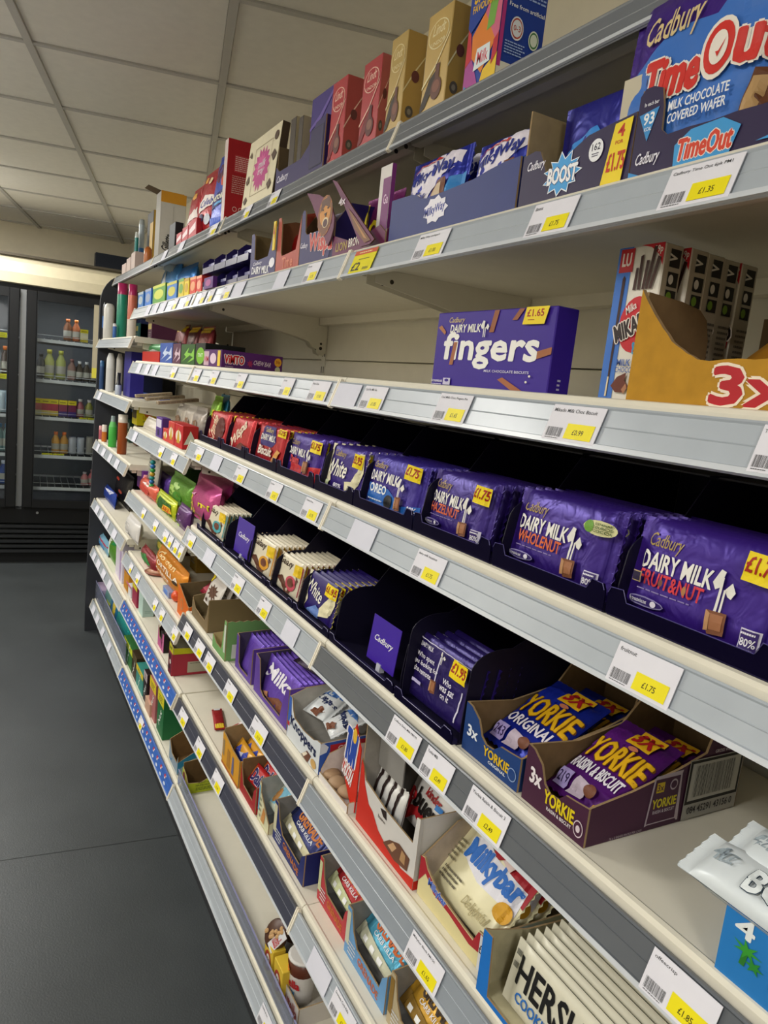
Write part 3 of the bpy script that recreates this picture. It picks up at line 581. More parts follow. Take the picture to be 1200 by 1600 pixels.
# ================================================================ TOP SHELF
def sbox(name, label, bay, lev, pxl, pxr, pyt, pxs, col, prints=None, mats=None, X=None, d=None, cat='box', group=None, rz=0, wmul=1.0, h=None, kind='card', lean=0):
    X_, yc, z, w, hh = slot(bay, lev, pxl, pxr, pyt, X); h = h or hh; w *= wmul
    d = d if d is not None else max(.012, xat(pxs, yc-w/2, z) - X_)
    return carton(name, label, w, d, h, col, prints, mats, (X_, yc, z), RZ+rz, lean, group, cat, kind)
X1 = .072
sbox('chocolate_box','tall blue assorted sweets carton with patchwork of bright sweet colours',0,1,722,772,-60,838,'1d3f9e',X=X1,prints={
 'front':[('p',[(0,.0),(.5,0),(.2,.25),(0,.2)],'b04a9a'),('p',[(.5,0),(1,0),(1,.2),(.6,.12)],'efc72c'),('p',[(0,.2),(.2,.25),(.1,.45),(0,.5)],'c8303c'),('p',[(.2,.25),(.55,.1),(.9,.3),(.5,.55),(.15,.42)],'e8862c'),('p',[(.5,.55),(.9,.3),(1,.35),(1,.8),(.8,.75)],'d86a8a'),('p',[(.6,.4),(.82,.42),(.9,.66),(.64,.6)],'7ab04a'),('p',[(.84,.12),(1,.2),(1,.34),(.86,.3)],'c02838'),('p',[(0,0),(.2,0),(.06,.06)],'2f9ac0'),
   ('p',[(.3,.14),(.8,.16),(.76,.3),(.36,.3)],'e8f0f4'),('t','Milk',.4,.18,.72,.27,'d84a5a',{}),('p',[(0,.5),(.1,.45),(.5,.55),(.85,.8),(1,.8),(1,1),(0,1)],'1d3f9e'),('t','SHOW',.12,.66,.9,.78,'f0c020',dict(bold=.04)),('t','FAVOURITES',.1,.59,.9,.645,'f0c020',dict(bold=.03))],
 'right':[('r',0,0,1,.14,'e8e6da'),('r',0,.1,.08,1,'c03a8a'),('l',.12,.62,.95,.95,'a8c0f0',12),('t','Free from artificial',.14,.54,.95,.57,'f0f4ff',{}),('e',.36,.4,.15,.085,'e8ecf4'),('e',.36,.4,.13,.073,'b8402c'),('e',.36,.4,.11,.062,'e8ecf4'),('t','0-3',.28,.38,.44,.42,'b8402c',{}),('e',.76,.36,.12,.07,'dfe8da'),('e',.76,.36,.1,.058,'3c7a44'),('e',.76,.36,.08,.046,'dfe8da'),('l',.12,.2,.6,.3,'a8c0f0',5)]})
def lindor(px, pr, pt, ps, col, col2, lab, ball, dark, ringc):
    return sbox('truffle_box',lab,0 if px>600 else 1,1,px,pr,pt,ps,col,X=X1,mats={'right':col2},kind='shiny',prints={
     'front':[('e',.5,.76,.42,.14,ringc),('e',.5,.76,.39,.13,col),('t','Lindt',.25,.76,.78,.86,ringc,dict(shear=.4,bold=.01)),('t','LINDOR',.22,.66,.8,.7,ringc,{}),('p',[(.0,.1),(.3,.34),(.62,.42),(.6,.3),(.2,.08),(0,.04)],dark),('p',[(0,.3),(.5,.46),(1,.72),(1,.7),(.5,.43),(0,.27)],ringc),('e',.62,.22,.22,.11,ball),('r',.54,.3,.7,.46,ball),('e',.62,.24,.15,.06,'8a5a48'),('l',.1,.03,.6,.05,ringc,1)],
     'right':[('p',[(0,.4),(.5,.62),(1,.8),(1,.78),(.5,.59),(0,.37)],ringc),('e',.55,.56,.2,.06,'6a3a34'),('e',.4,.2,.2,.06,'5a5248'),('e',.4,.2,.1,.03,'8a8272')]})
lindor(655,692,27,722,'c9a860','b89448','gold truffle carton, the taller and nearer of the two gold cartons','6b4436','3a2e24','ece0b0')
lindor(599,623,63,653,'bfa058','b8944c','gold truffle carton between a red carton and the taller gold one','6b4436','3a2e24','e8d8a4')
lindor(558,585,102,600,'b02228','b8605a','narrow red truffle carton touching the gold cartons','5c2620','7a1a1e','f0c8b4')
lindor(510,532,132,557,'b4242a','b04844','red truffle carton beside the tall purple carton','5c2620','7a1a1e','f0c8b4')
sbox('chocolate_box','tall purple chocolate carton with a white framed picture',1,1,478,515,156,540,'3e2a7c',X=X1+.012,d=.09,prints={'front':[('r',.35,.26,.95,.58,'d8d4e8'),('r',.38,.275,.92,.565,'3a2878'),('t','milk tray',.44,.38,.88,.48,'e8e4f4',dict(shear=.3)),('t','Cadbury',.5,.5,.8,.55,'cfc4a0',dict(shear=.3)),('p',[(0,.6),(.5,.7),(1,.95),(1,.99),(.4,.74),(0,.64)],'6a52a8')]})
X_, yc, z, w_, _ = slot(1, 1, 429, 503, None, .066); 
tray('display_tray','dark purple tray with low cut front on the top shelf',w_,.10,.105,'30225c',front=[(0,.55),(.08,.42),(.55,.42),(.7,.6),(.82,.95),(1,1)],side=[(0,1),(1,1)],inner='6b5a42',loc=(.066,yc,z),prints={'front':[('t','Cadbury',.04,.14,.3,.32,'e4e0f0',dict(shear=.35)),('r',.74,.1,.98,.85,'1d1638'),('r',.75,.12,.97,.83,'2b2150')]})
for i,(a,b_,t_) in enumerate(((446,455,187),(459,466,184))):
    sbox('chocolate_box',('dark boxed chocolates with champagne foil side, nearer the cream box','dark boxed chocolates with champagne foil side, nearer the purple carton')[i],1,1,a,b_,t_,474,'4a4038',X=.078,d=.05,mats={'right':'b8aa88'},kind='shiny',wmul=.9)
sbox('chocolate_box','cream square chocolate box with magenta splash and brown hearts',1,1,376,423,222,436,'e4dabc',X=X1,mats={'right':'4a3a2c','back':'4a3a2c'},lean=math.radians(-5),prints={'front':[('s',.52,.5,.3,.33,'c04a8a',dict(n=16,inner=.75,seed=2)),('s',.5,.55,.2,.2,'d4609c',dict(n=12,inner=.6,seed=5)),('r',.25,.17,.8,.176,'a08a6a'),('r',.25,.83,.8,.836,'a08a6a'),('r',.25,.17,.258,.83,'a08a6a'),('r',.792,.17,.8,.83,'a08a6a'),('t','milk',.42,.52,.66,.62,'f0dfe8',dict(shear=.3)),('t','tray',.44,.4,.64,.5,'f0dfe8',dict(shear=.3)),('e',.9,.84,.06,.06,'5a4436'),('p',[(.82,.6),(.9,.66),(.98,.58),(.9,.5)],'5a4436'),('p',[(.8,.22),(.88,.28),(.94,.2),(.87,.13)],'5a4436'),('p',[(.05,.14),(.12,.2),(.18,.14),(.11,.08)],'5a4436'),('p',[(.05,.42),(.14,.5),(.16,.4),(.1,.36)],'6a5444'),('p',[(.05,.78),(.12,.84),(.14,.74)],'7a6454')]})
sbox('sweet_carton','deep red carton turned so its small print side faces the aisle',1,1,344,349,219,377,'b4202a',X=X1,d=.085,mats={'front':'d8c8c4'},prints={'right':[('r',.25,.62,.92,.82,'c8404a'),('l',.28,.63,.9,.81,'f0c8c4',8),('l',.2,.36,.92,.58,'e0a8a4',9),('e',.35,.18,.08,.03,'f0c8c4'),('e',.35,.18,.06,.022,'b4202a'),('e',.56,.18,.08,.03,'f0c8c4'),('e',.56,.18,.06,.022,'b4202a'),('e',.78,.18,.08,.03,'f0c8c4'),('t','RECYCLE',.3,.08,.9,.11,'f0c8c4',{})]})
def pouch(label, bay, lev, pxl, pxr, pyt, col, items, X=None, t=.03, lean=-6, cat='sweet bag', name='sweet_bag', h=None, rz=0, seed=None, hmul=1, kind='foil', wr=1.6, dz=0, roll=0, wmul=1.0):
    X_, yc, z, w, hh = slot(bay, lev, pxl, pxr, pyt, X, dz)
    return pack(name,label,w*wmul,(h or hh)*hmul,t,col,items,(X_+t/2+.004,yc,z+.002),rz=RZ+rz,lean=math.radians(lean),roll=roll,cat=cat,crimp='y',p=3.2,kind=kind,seed=seed or pxl,wr=wr)
pouch('tall blue pouch of assorted miniature chocolates',1,1,321,343,243,'2a48b8',[('e',.4,.72,.25,.12,'5a1f3a'),('e',.7,.6,.18,.07,'d8502c'),('p',[(.05,.42),(.95,.5),(.95,.3),(.05,.26)],'2a1f6a'),('t','heroes',.1,.36,.9,.46,'f0ecd8',dict(bold=.04)),('r',.3,.3,.8,.33,'58a8e0'),('p',[(.05,.0),(.95,0),(.9,.1),(.05,.16)],'3a5fd0')],X=X1,t=.02)
pouch('red celebration sweets pouch, the nearer and taller of the pair',1,1,299,322,272,'b0202c',[('e',.35,.85,.12,.05,'d8a04a'),('e',.65,.8,.12,.05,'e8d0a0'),('p',[(.12,.5),(.5,.6),(.95,.55),(.98,.4),(.15,.36)],'efe4e0'),('t','Celeb',.3,.42,.95,.53,'3a4a9a',dict(shear=.3)),('e',.4,.25,.16,.07,'3a2a5a'),('e',.78,.2,.16,.08,'c8ccd8'),('p',[(.0,.0),(.12,0),(.1,.9),(.02,.9)],'d87a7a')],X=X1)
pouch('red celebration sweets pouch, the farther and shorter of the pair',2,1,283,298,296,'aa1f2a',[('e',.5,.82,.2,.06,'d8a04a'),('p',[(.1,.45),(.9,.6),(.95,.42),(.12,.36)],'efe4e0'),('e',.4,.22,.2,.08,'5a2a3a'),('e',.75,.3,.18,.06,'c8ccd8')],X=X1+.01)
for i,(a,b_,t_) in enumerate(((275,283,366),(284,293,357),(294,306,347))):
    sbox('sweet_carton','small red and white sweet carton, '+('farthest','middle','nearest')+'' if False else ('small red and white sweet carton, '+['farthest','middle','nearest'][i]+' of three under the red pouches'),2 if i<2 else 1,1,a,b_,t_,b_+6,'b8303c',X=X1-.008,d=.02,prints={'front':[('p',[(.1,.5),(.9,.8),(.9,.4),(.1,.2)],'e8d0d4')]})
X_, yc, z, w_, h_ = slot(2,1,240,247,304,X1)
g = carton('razor_carton','white and orange razor carton with black vertical lettering and torn open flap',max(.05,w_),.10,h_,'8a8478',{'right':[('r',0,.84,1,1,'d8982c'),('t','Gillette',-.02,.18,.62,.3,'1c1c20',dict(rot=78,bold=.03,shear=.2)),('r',.5,.4,.52,.8,'b8b4ac')]},{'right':'d0ccc4'},(X_,yc,z))
b = MB(); b.add([(-w_/2-.0, 0, h_),(w_/2,0,h_),(w_/2-.002,-.05,h_+.012),(-w_/2+.004,-.05,h_+.014)],[(0,1,2,3)],M('6a5844','kraft')); b.add([(w_/2,0,h_),(w_/2,.09,h_),(w_/2,.09,h_+.002),(w_/2,0,h_+.002)],[(0,1,2,3)],M('d8982c')); b.build('open_flap', g)
sbox('small_carton','small black carton in front of the razor carton',2,1,263,272,352,276,'25262a',X=X1,d=.03)
def cyl(label, bay, lev, px, pxw, pyt, bands, name='bottle', cat='bottle', X=None, dz=0, neck=None):
    """bands: [(fraction of height, radius factor, colour, kind)...] from the bottom up"""
    X_, yc, z, w, h = slot(bay, lev, px-pxw/2, px+pxw/2, pyt, X, dz); r = .5*pxw*(Vector((X_,yc,z+.05))-CAM).dot(FW)/FPX; prof = [(r*.92, 0)]; cols = []
    for f, rf, c, k in bands: prof.append((r*rf, f*h)); cols.append((c, k))
    prof.insert(1, (r*bands[0][1], .004)); cols.insert(0, cols[0])
    return bottle(name, label, prof, cols, (X_+r, min(yat(px, X_+r, z+h*.4), bay-.008-r), z), cat)
F_ = 'plastic'
cyl('rounded amber orange toiletry bottle on the top shelf',3,1,231,13,384,[(.5,1,'b8682c',F_),(.85,.9,'b8682c',F_),(1,.4,'a85a24',F_)],X=X1-.005)
sbox('toothpaste_carton','black and gold carton behind the orange toiletry bottle',3,1,227,236,335,243,'2a2824',X=X1+.05,d=.05,prints={'front':[('r',.5,.3,1,.8,'c8a03a')]},mats={'right':'b8923a'})
cyl('tall blue and silver toiletry tube on the top shelf',3,1,220,9,341,[(.45,1,'2f78c0',F_),(.9,1,'b8c4cc',F_),(1,.8,'a8b0b4',F_)],name='toiletry_tube',cat='tube',X=X1+.02)
cyl('slim teal and white tube on the top shelf',3,1,212.5,6,361,[(.4,1,'d8e4e0',F_),(.85,1,'1f8a86',F_),(1,.8,'e4eae8',F_)],name='toiletry_tube',cat='tube',X=X1)
for i,(a,b_,t_) in enumerate(((190,196,411),(197,203,402),(204,210,393))):
    sbox('soap_carton',f'small pale pink carton, {["lowest and farthest","middle","tallest and nearest"][i]} of three by the shelf end',3,1,a,b_,t_+3,b_+5,'c8b4ae',X=X1,d=.04)
# ================================================================ SECOND SHELF
X2 = .012
# wafer tray and multipack (nearest)
z = SH[(0,2)][0]+.0005; ya = yat(981, X2, z); wt = .28; ht = zat(142, X2, ya)-z
U = lambda px: (ya-yat(px, X2, z+.03))/wt
fo = [(0,.93),(.02,1),(U(1008),1),(U(1022),.95),(U(1028),.75),(U(1030),.5),(U(1040),.43)] + [(U(1040)+(1-U(1040))*k/10, .43+.02*k/10+(.008 if k%2 else -.004)) for k in range(1, 11)]
tr = tray('display_tray','dark purple tray of blue wafer multipacks on the second shelf',wt,.13,ht,'2c2046',front=fo,side=[(0,1),(1,1)],loc=(X2,ya-wt/2,z),prints={'front':[('p',[(U(992),.72),(U(1022),.76),(U(1009),.42)],'3a8fd0'),('t','In each bar',U(998),.8,U(1020),.84,'f0f0f8',{}),('t','93',U(1000),.6,U(1016),.72,'f4f6fa',dict(bold=.03)),('t','KCAL',U(1003),.53,U(1014),.57,'f4f6fa',{}),('t','Cadbury',U(997),.14,U(1034),.3,'ece8f4',dict(shear=.4)),
  ('p',[(U(1057),.28),(U(1080),.4),(U(1130),.42),(U(1161),.3),(U(1148),.06),(U(1080),.02),(U(1059),.06)],'3f9ad8'),('t','TimeOut',U(1064),.11,U(1150),.32,'d8442c',dict(bold=.05,out='f0e4da',ow=.07,shear=.15)),('p',[(0,.0),(.1,0),(.0,.12)],'3a8fd0'),('p',[(U(1190),.1),(1,.4),(1,.05)],'3f9ad8')]})
pw, ph = yat(990,.045,z+.05)-yat(1262,.045,z+.05), zat(10,.035,yat(990,.045,z+.1))-z-.012
r = pack('wafer_multipack','purple and blue wafer multipack with large red lettering, front one in the dark purple tray',pw,ph,.035,'46248c',[('p',[(.0,.18),(.07,.42),(.12,.56),(.34,.74),(.62,.72),(.86,1),(1,1),(1,0),(.14,0),(.05,.3)],'3d72c4'),('p',[(0,.5),(.05,.42),(.0,.34)],'3d72c4'),('p',[(.62,1),(.74,.84),(.8,1)],'3d72c4'),
  ('t','Cadbury',.18,.66,.54,.85,'d9c18c',dict(shear=.3,rot=2)),('t','Time',.25,.37,.58,.58,'d2342c',dict(bold=.06,out='f1e8dc',ow=.08,shear=.12,rot=1)),('e',.685,.52,.1,.155,'f1e8dc'),('e',.685,.52,.08,.13,'d2342c'),('e',.685,.52,.047,.085,'f1e8dc'),('p',[(.675,.5),(.69,.47),(.72,.56),(.69,.5)],'d2342c'),('t','ut',.79,.41,.99,.59,'d2342c',dict(bold=.06,out='f1e8dc',ow=.08,shear=.12,rot=1)),
  ('t','MILK CHOCOLATE',.46,.27,.8,.32,'f2f2f4',dict(bold=.02,rot=1)),('t','COVERED WAFER',.47,.2,.8,.25,'f2f2f4',dict(bold=.02,rot=1)),('p',[(.86,.12),(.9,.36),(.98,.38),(1,.3),(1,.1)],'6a4028'),('p',[(.87,.14),(.9,.32),(.95,.33),(.92,.12)],'c09a68'),('e',.82,.95,.04,.03,'f0f0f4')],
  (.034, yat(968,.034,z+.08)-pw/2, z+.01), lean=math.radians(-4), wr=1.0, crimp='x', p=5)
copy_tree(r, (.078, ya-.012-pw/2, z+.006), 'purple and blue wafer multipack, second in the dark purple tray')
# purple star burst tray
ya, yb = yat(808, X2, z), yat(979, X2, z); wt = ya-yb; ht = zat(181, X2+.02, ya)-z
fo = [(0,.56),(.02,.55),(.12,.57),(.17,.55),(.21,.45),(.27,.28),(.31,.24),(.36,.27),(.44,.42),(.5,.46),(.62,.54),(.78,.57),(1,.6)]
tr = tray('display_tray','purple tray with blue star burst lettering and kraft flap on the second shelf',wt,.16,ht,'2c2046',front=fo,side=[(0,.6),(.4,.8),(1,.8)],leftside=[(0,1),(.6,1),(1,.97)],inner='a08c68',backh=ht*.95,loc=(X2,ya-wt/2,z),prints={'front':[('t','Cadbury',.06,.36,.24,.47,'ece8f4',dict(shear=.4)),('s',.42,.26,.19,.22,'eef2fa',dict(n=11,inner=.68,seed=1)),('s',.42,.26,.175,.2,'3f9fe0',dict(n=11,inner=.68,seed=1)),('t','BOOST',.29,.18,.56,.33,'f6f6fa',dict(bold=.05,out='1f2f6a',ow=.05,rot=-2)),('e',.71,.38,.06,.1,'f2f2f6'),('t','162',.675,.38,.745,.44,'2a2440',{}),('l',.68,.32,.74,.36,'4a4460',2),
   ('p',[(.785,.03),(.95,.03),(.985,.57),(.85,.55)],'f0d418'),('t','4',.88,.43,.93,.53,'c8301c',dict(bold=.04)),('t','FOR',.87,.37,.93,.4,'c8301c',{}),('t','£1.75',.825,.15,.96,.3,'c8301c',dict(bold=.03))]})
b = MB(); yr_ = ya-wt; h1 = zat(134, X2+.012, yat(958, X2+.012, z+.1))-z; b.box(wt/2-.036, wt/2-.006, .012, .0145, ht*.5, h1, M('c9bfa8','card')); b.box(wt/2-.004, wt/2-.0015, .01, .05, ht*.4, h1*1.05, M('2c2046')); b.build('raised_flap', tr)
for i in range(3):
    pack('chocolate_multipack',f'shiny blue chocolate multipack, {["front","middle","rear"][i]} one in the star burst tray',wt*.62,ht*.98,.022,'24248c',[('p',[(.1,.5),(.6,.7),(.9,.4),(.5,.2)],'3f8fe0')],(.05+.03*i, ya-wt/2-.012*i+.01, z+.006),seed=20+i,crimp='x',p=3,wr=2.5)
# blue tray of multipacks
ya, yb = yat(605, X2, z), yat(804, X2, z); wt = ya-yb-.003; ht = .066
fo = [(0,1),(.05,1),(.2,.98),(.24,.93),(.28,.84),(.33,.8),(.5,.82),(.7,.86),(.8,.93),(.9,.98),(1,.98)]
tray('display_tray','royal blue tray with wavy top and small white and blue logo patch',wt,.14,ht,'1f2e74',front=fo,side=[(0,.98),(1,1.1)],inner='2b3570',loc=(X2,(ya+yb)/2,z),prints={'front':[('s',.42,.5,.11,.3,'eeeaf4',dict(n=9,inner=.8,seed=3)),('t','MilkyWay',.335,.38,.5,.6,'27359a',dict(bold=.03,shear=.1,rot=6))]})
mwi = [('p',[(.1,.3),(.12,.62),(.3,.8),(.5,.86),(.7,.98),(.92,.9),(.9,.66),(.72,.5),(.6,.3),(.5,.1),(.15,.06)],'ebe4f0'),('t','Milky',.12,.42,.5,.66,'24308c',dict(bold=.05,shear=.1,rot=8)),('t','Way',.52,.5,.84,.8,'24308c',dict(bold=.05,shear=.1,rot=8)),('p',[(.1,.66),(.35,.8),(.58,.84),(.58,.88),(.66,.84),(.58,.79),(.58,.82),(.35,.78)],'c8302c'),('t','5x',.3,.1,.48,.3,'24308c',dict(bold=.04)),('p',[(.6,.12),(.66,.4),(.78,.44),(.8,.1)],'7a4a34'),('p',[(.62,.12),(.66,.34),(.73,.36),(.74,.12)],'d8c0a0'),('p',[(.8,.0),(.84,.4),(1,.5),(1,0)],'3a8ad0')]
def vs_(v): return .37+.62*v
def lift(items):
    out = []
    for it in items:
        if it[0] == 'p': out.append(('p', [(u, vs_(v)) for u, v in it[1]], it[2]))
        else: out.append((it[0], it[1], it[2], vs_(it[3]), it[4], vs_(it[5])) + tuple(it[6:]))
    return out
mwi = lift(mwi)
for i,(a,b_,t_,X_,dz_,lab) in enumerate(((616,704,247,.03,.012,'blue and white chocolate multipack, front left one in the royal blue tray'),(717,812,215,.032,.014,'blue and white chocolate multipack, front right one in the royal blue tray'))):
    yA, yB = yat(a,X_,z+.03), yat(b_,X_,z+.03); hh = zat(t_, X_, yA)-z-dz_
    r = pack('chocolate_multipack',lab,yA-yB,hh,.03,'2430a0',mwi,(X_+.015,(yA+yB)/2,z+dz_-.006),lean=math.radians(-6),seed=30+i,crimp='x',p=3.6,wr=1.8)
    for q in (1,2): copy_tree(r,(X_+.015+.036*q,(yA+yB)/2-.012*q,z+.008),lab.replace('front',('second','third')[q-1]))
# magenta lion tray
ya, yb = yat(512, X2, z), yat(600, X2, z); wt = ya-yb; xc = (ya+yb)/2; MG = '661848'
LX = lambda px: -(yat(px, X2, z+.03)-xc)
LZ = lambda px, py: zat(py, X2, yat(px, X2, z+.03))-z
PT = lambda pts: [(LX(a_), LZ(a_, b__)) for a_, b__ in pts]
tr = tray('display_tray','magenta brownie bar tray with a roaring lion flap and torn pointed corner',wt,.13,.045,MG,front=[(0,1),(.1,.9),(.4,.55),(.6,.55),(.9,.8),(1,.5)],side=[(0,.6),(.3,1.2),(1,1.6)],inner='4a2a2a',loc=(X2,xc,z))
b = MB(); printed(b,[('t','LION',LX(526),.012,LX(543),.026,'a88c3a',dict(bold=.04)),('t','BROWNIE',LX(546),.014,LX(573),.028,'ece0d8',dict(bold=.02))],1,1,lambda x,y,o:(x,-o,y)); b.build('printed_design', tr)
lf = PT([(476,303),(495,305),(513,315),(523,340),(523,357),(520,374),(516,385),(499,350),(485,319)]); b = MB(); b.prism(list(reversed(lf)),1,-.005,-.002,M('6a4a50','kraft'),cap=M(MG),cap2=M(KR,'kraft')); b.build('lion_flap', tr)
cx_, cz_ = LX(508), LZ(508,338); rl = (LX(522)-LX(494))/2*.8; rh = .036
b = MB(); printed(b,[('e',cx_,cz_,rl,rh,'a8621c'),('s',cx_,cz_,rl*1.1,rh*1.1,'7a4416',dict(n=14,inner=.85)),('e',cx_,cz_+rh*.2,rl*.75,rh*.7,'d08a2c'),('p',[(cx_-rl*.5,cz_+rh*.8),(cx_+rl*.5,cz_+rh*.9),(cx_+rl*.7,cz_+rh*.3),(cx_,cz_+rh*.5),(cx_-rl*.7,cz_+rh*.2)],'5a3010'),('e',cx_+rl*.15,cz_-rh*.35,rl*.42,rh*.26,'e0c8a0'),('e',cx_+rl*.15,cz_-rh*.38,rl*.3,rh*.2,'4a1414'),('e',cx_-rl*.28,cz_+rh*.3,rl*.1,rh*.05,'16100c'),('e',cx_+rl*.4,cz_+rh*.33,rl*.1,rh*.05,'16100c'),('p',[(cx_-rl*.05,cz_+rh*.1),(cx_+rl*.3,cz_+rh*.12),(cx_+rl*.12,cz_-rh*.1)],'2a1810')],1,1,lambda x,y,o:(x,-.005-o,y)); b.build('printed_design', tr)
rf = PT([(522,284),(530,287),(561,330),(599,376),(592,384),(578,388),(556,345),(534,304)]); b = MB(); b.prism(list(reversed(rf)),1,-.014,-.0115,M('5a3820','kraft'),cap=M(MG),cap2=M(KR,'kraft')); b.build('torn_corner_flap', tr)
b = MB(); printed(b,[('p',PT([(552,328),(560,336),(594,378),(584,382),(566,360)]),'7a4a24'),('p',PT([(556,334),(562,342),(588,376),(582,374)]),'b07a3a'),('t','4x',LX(537),LZ(541,312)-.012,LX(547),LZ(541,312),'e8d8e0',dict(bold=.03))],1,1,lambda x,y,o:(x,-.0145-o,y)); b.build('printed_design', tr)
sbox('bar_flap_carton','white and purple torn carton end standing beside the royal blue tray',1,2,583,600,262,606,'ddd6d2',X=X2+.015,d=.008,mats={'right':'8a3a80'},prints={'front':[('r',.35,0,1,.85,'7a2a70'),('t','Ga',.5,.55,.9,.66,'e8c8e0',{})]})
for i,(a,b_,t_,c,X_) in enumerate(((514,548,300,'d8c42c',.05),(545,600,284,'7a2468',.07),(552,606,279,'7a2468',.10))):
    pouch(['yellow and white bar multipack behind the lion flap','magenta bar multipack with yellow lettering behind the lion tray','magenta bar multipack at the back of the lion tray'][i],1,2,a,b_,t_,c,[('t','LION',.1,.3,.9,.6,'e8d020',dict(bold=.06,rot=8,out='3a1020',ow=.05))] if i else [('p',[(.3,.1),(.6,.9),(.9,.5)],'e8e0e0')],X=X_,t=.025,name='chocolate_multipack',cat='pack',h=.125 if i else .105)
# purple airy bar tray
ya, yb = yat(466, X2, z), yat(518, X2, z); wt = ya-yb
tr = tray('display_tray','purple tray of aerated bars with red lettering',wt,.13,.11,'281f60',front=[(0,.95),(.04,1),(.1,.97),(.14,.6),(.2,.55),(.9,.56),(1,.6)],side=[(0,.6),(.2,.95),(1,1)],inner='6b5238',loc=(X2,(ya+yb)/2,z),prints={'front':[('t','Wispa',.3,.14,.98,.5,'c83a30',dict(bold=.06,out='e8dcd4',ow=.07,rot=-4)),('t','Cadbury',.03,.3,.26,.42,'e4e0f0',dict(shear=.4,rot=-4))]})
pouch('dark wrapped aerated bars multipack with red lettering in the purple tray',1,2,474,516,338,'2a1438',[('t','Wispa',.1,.45,.95,.75,'c83a30',dict(bold=.06,out='e8dcd4',ow=.06))],X=.03,t=.025,name='chocolate_multipack',cat='pack',h=.10)
ya, yb = yat(429.5, X2, z), yat(465, X2, z); wt = ya-yb
tr = tray('display_tray','orange red tray with open front holding red bars',wt,.12,.115,'b04834',front=[(0,1),(.1,1),(.16,.9),(.2,.36),(.26,.3),(.85,.34),(.93,.6),(1,.9)],side=[(0,.9),(.3,1),(1,1)],inner='7a5236',loc=(X2,(ya+yb)/2,z),prints={'front':[('t','Time',.3,.08,.75,.26,'d87a5a',dict(bold=.03))]})
b = MB(); b.box(-wt/2-.014,-wt/2-.0,-.006,-.004,.05,.11,M('e8cc1c')); printed(b,[('t','4',.2,.4,.8,.9,'c8401c',{})],.014,.06,lambda x,y,o:(-wt/2-.014+x,-.006-o,.05+y)); b.build('yellow_price_tab', tr)
pouch('glossy red wrapped bars inside the orange red tray',1,2,440,462,338,'b81c20',[('p',[(.5,.1),(.95,.3),(.95,.5),(.5,.3)],'e4dce4'),('t','Daim',.5,.2,.95,.4,'3a2a6a',dict(bold=.03))],X=.035,t=.02,name='chocolate_multipack',cat='pack',h=.10)
ya, yb = yat(389, X2, z), yat(428.5, X2, z); wt = ya-yb
tray('display_tray','purple tray with white lettering and brown empty inside on the second shelf',wt,.12,.105,'2c2464',front=[(0,1),(.1,1),(.14,.92),(.17,.44),(.3,.4),(.7,.42),(.8,.7),(.86,.92),(1,.96)],side=[(0,1),(1,1)],inner='7d6a48',loc=(X2,(ya+yb)/2,z),prints={'front':[('t','Cadbury',.14,.28,.5,.37,'e4e0f0',dict(shear=.4)),('t','DAIRY MILK',.1,.1,.78,.25,'f2f0f4',dict(bold=.03,rot=-3)),('e',.88,.26,.1,.1,'e8e6ee')]})
# two-tier dark plastic lanes
for tier in (0, 1):
    for i in range(4):
        a = 316+18*i; b_ = a+17.5; X_, yc, z_, w_, _ = slot(1,2,a,b_,None,X2+.0,dz=tier*.052)
        t = thing('lane_tray',f'small glossy navy plastic lane, {["upper" if tier else "lower"][0]} tier, {ORD[i+2] if i<3 else "nearest"} from the gum packs' if i else f'small glossy navy plastic lane, {"upper" if tier else "lower"} tier, next to the gum packs','display tray',(X_,yc,z_),RZ,group='small navy lanes')
        b = MB(); D = M('1d1650','smoke' if 0 else 'plastic'); b.box(-w_/2,w_/2,0,.11,0,.004,D); b.box(-w_/2,w_/2,0,.003,.004,.016,D); b.build('lane_floor', t)
        b = MB(); b.prism([(0,.004),(.11,.004),(.11,.048),(.02,.048),(.0,.03)],0,-w_/2,-w_/2+.002,M('241a5c','plastic')); b.build('divider', t)
        b = MB(); b.box(-w_/2+.006,w_/2-.006,.02+.01*(i%2),.024+.01*(i%2),.004,.034,M('6a62a8','plastic'),bev=.001); b.box(-w_/2+.012,w_/2-.012,.014,.02,.02,.03,M('8a88b0','plastic'),bev=.001); b.build('pusher', t)
sbox('sweet_pack','dark purple gum pack at the end of the navy lanes',1,2,318,332,433,336,'5a2a78',X=X2+.0-.02,d=.012,h=.03,prints={'front':[('e',.5,.5,.3,.3,'a84a90')]})
for i,(a,b_,t_,c,c2) in enumerate(((215,223,458,'3a78c0','a8b8c0'),(226,235,453,'3a7ad0','8898b8'),(238,257,448,'5a9a3a','c8d048'),(260,275,443,'3f7ac8','c8c04a'),(278,286,437,'d8c43a','6aa03a'),(287,294,436,'e8d02c','c8a020'),(296,305,434,'d8402c','e8a070'),(306,314,432,'d83a34','f0a888'))):
    lab = ['clear blue gum tub farthest along the second shelf','clear bright blue gum tub beside the green one','green and yellow sweet carton on the second shelf','blue and yellow chewing sweets carton on the second shelf','pale yellow and green gum pack on the second shelf','bright yellow gum pack on the second shelf','red gum pack next to the yellow one','red gum pack next to the navy lanes'][i]
    k = 1 if a > 303 else 2
    sbox('gum_pack',lab,k,2,a,b_,t_,b_+4,c,X=X2,d=.03,cat='pack',prints={'front':[('e',.5,.5,.38,.25,c2),('r',.0,.85,1,1,c2)]})
for i,(a,b_) in enumerate(((238,262),(262,286))):
    pouch(f'shiny blue snack bag, {["farther","nearer"][i]} of the two above the gum packs',2,2,a,b_,414+3*i,'2f6fb0' if i else '4a8ac4',[('p',[(.1,.2),(.4,.9),(.6,.3)],'c8ccd0')] if i == 0 else None,X=.10,t=.05)
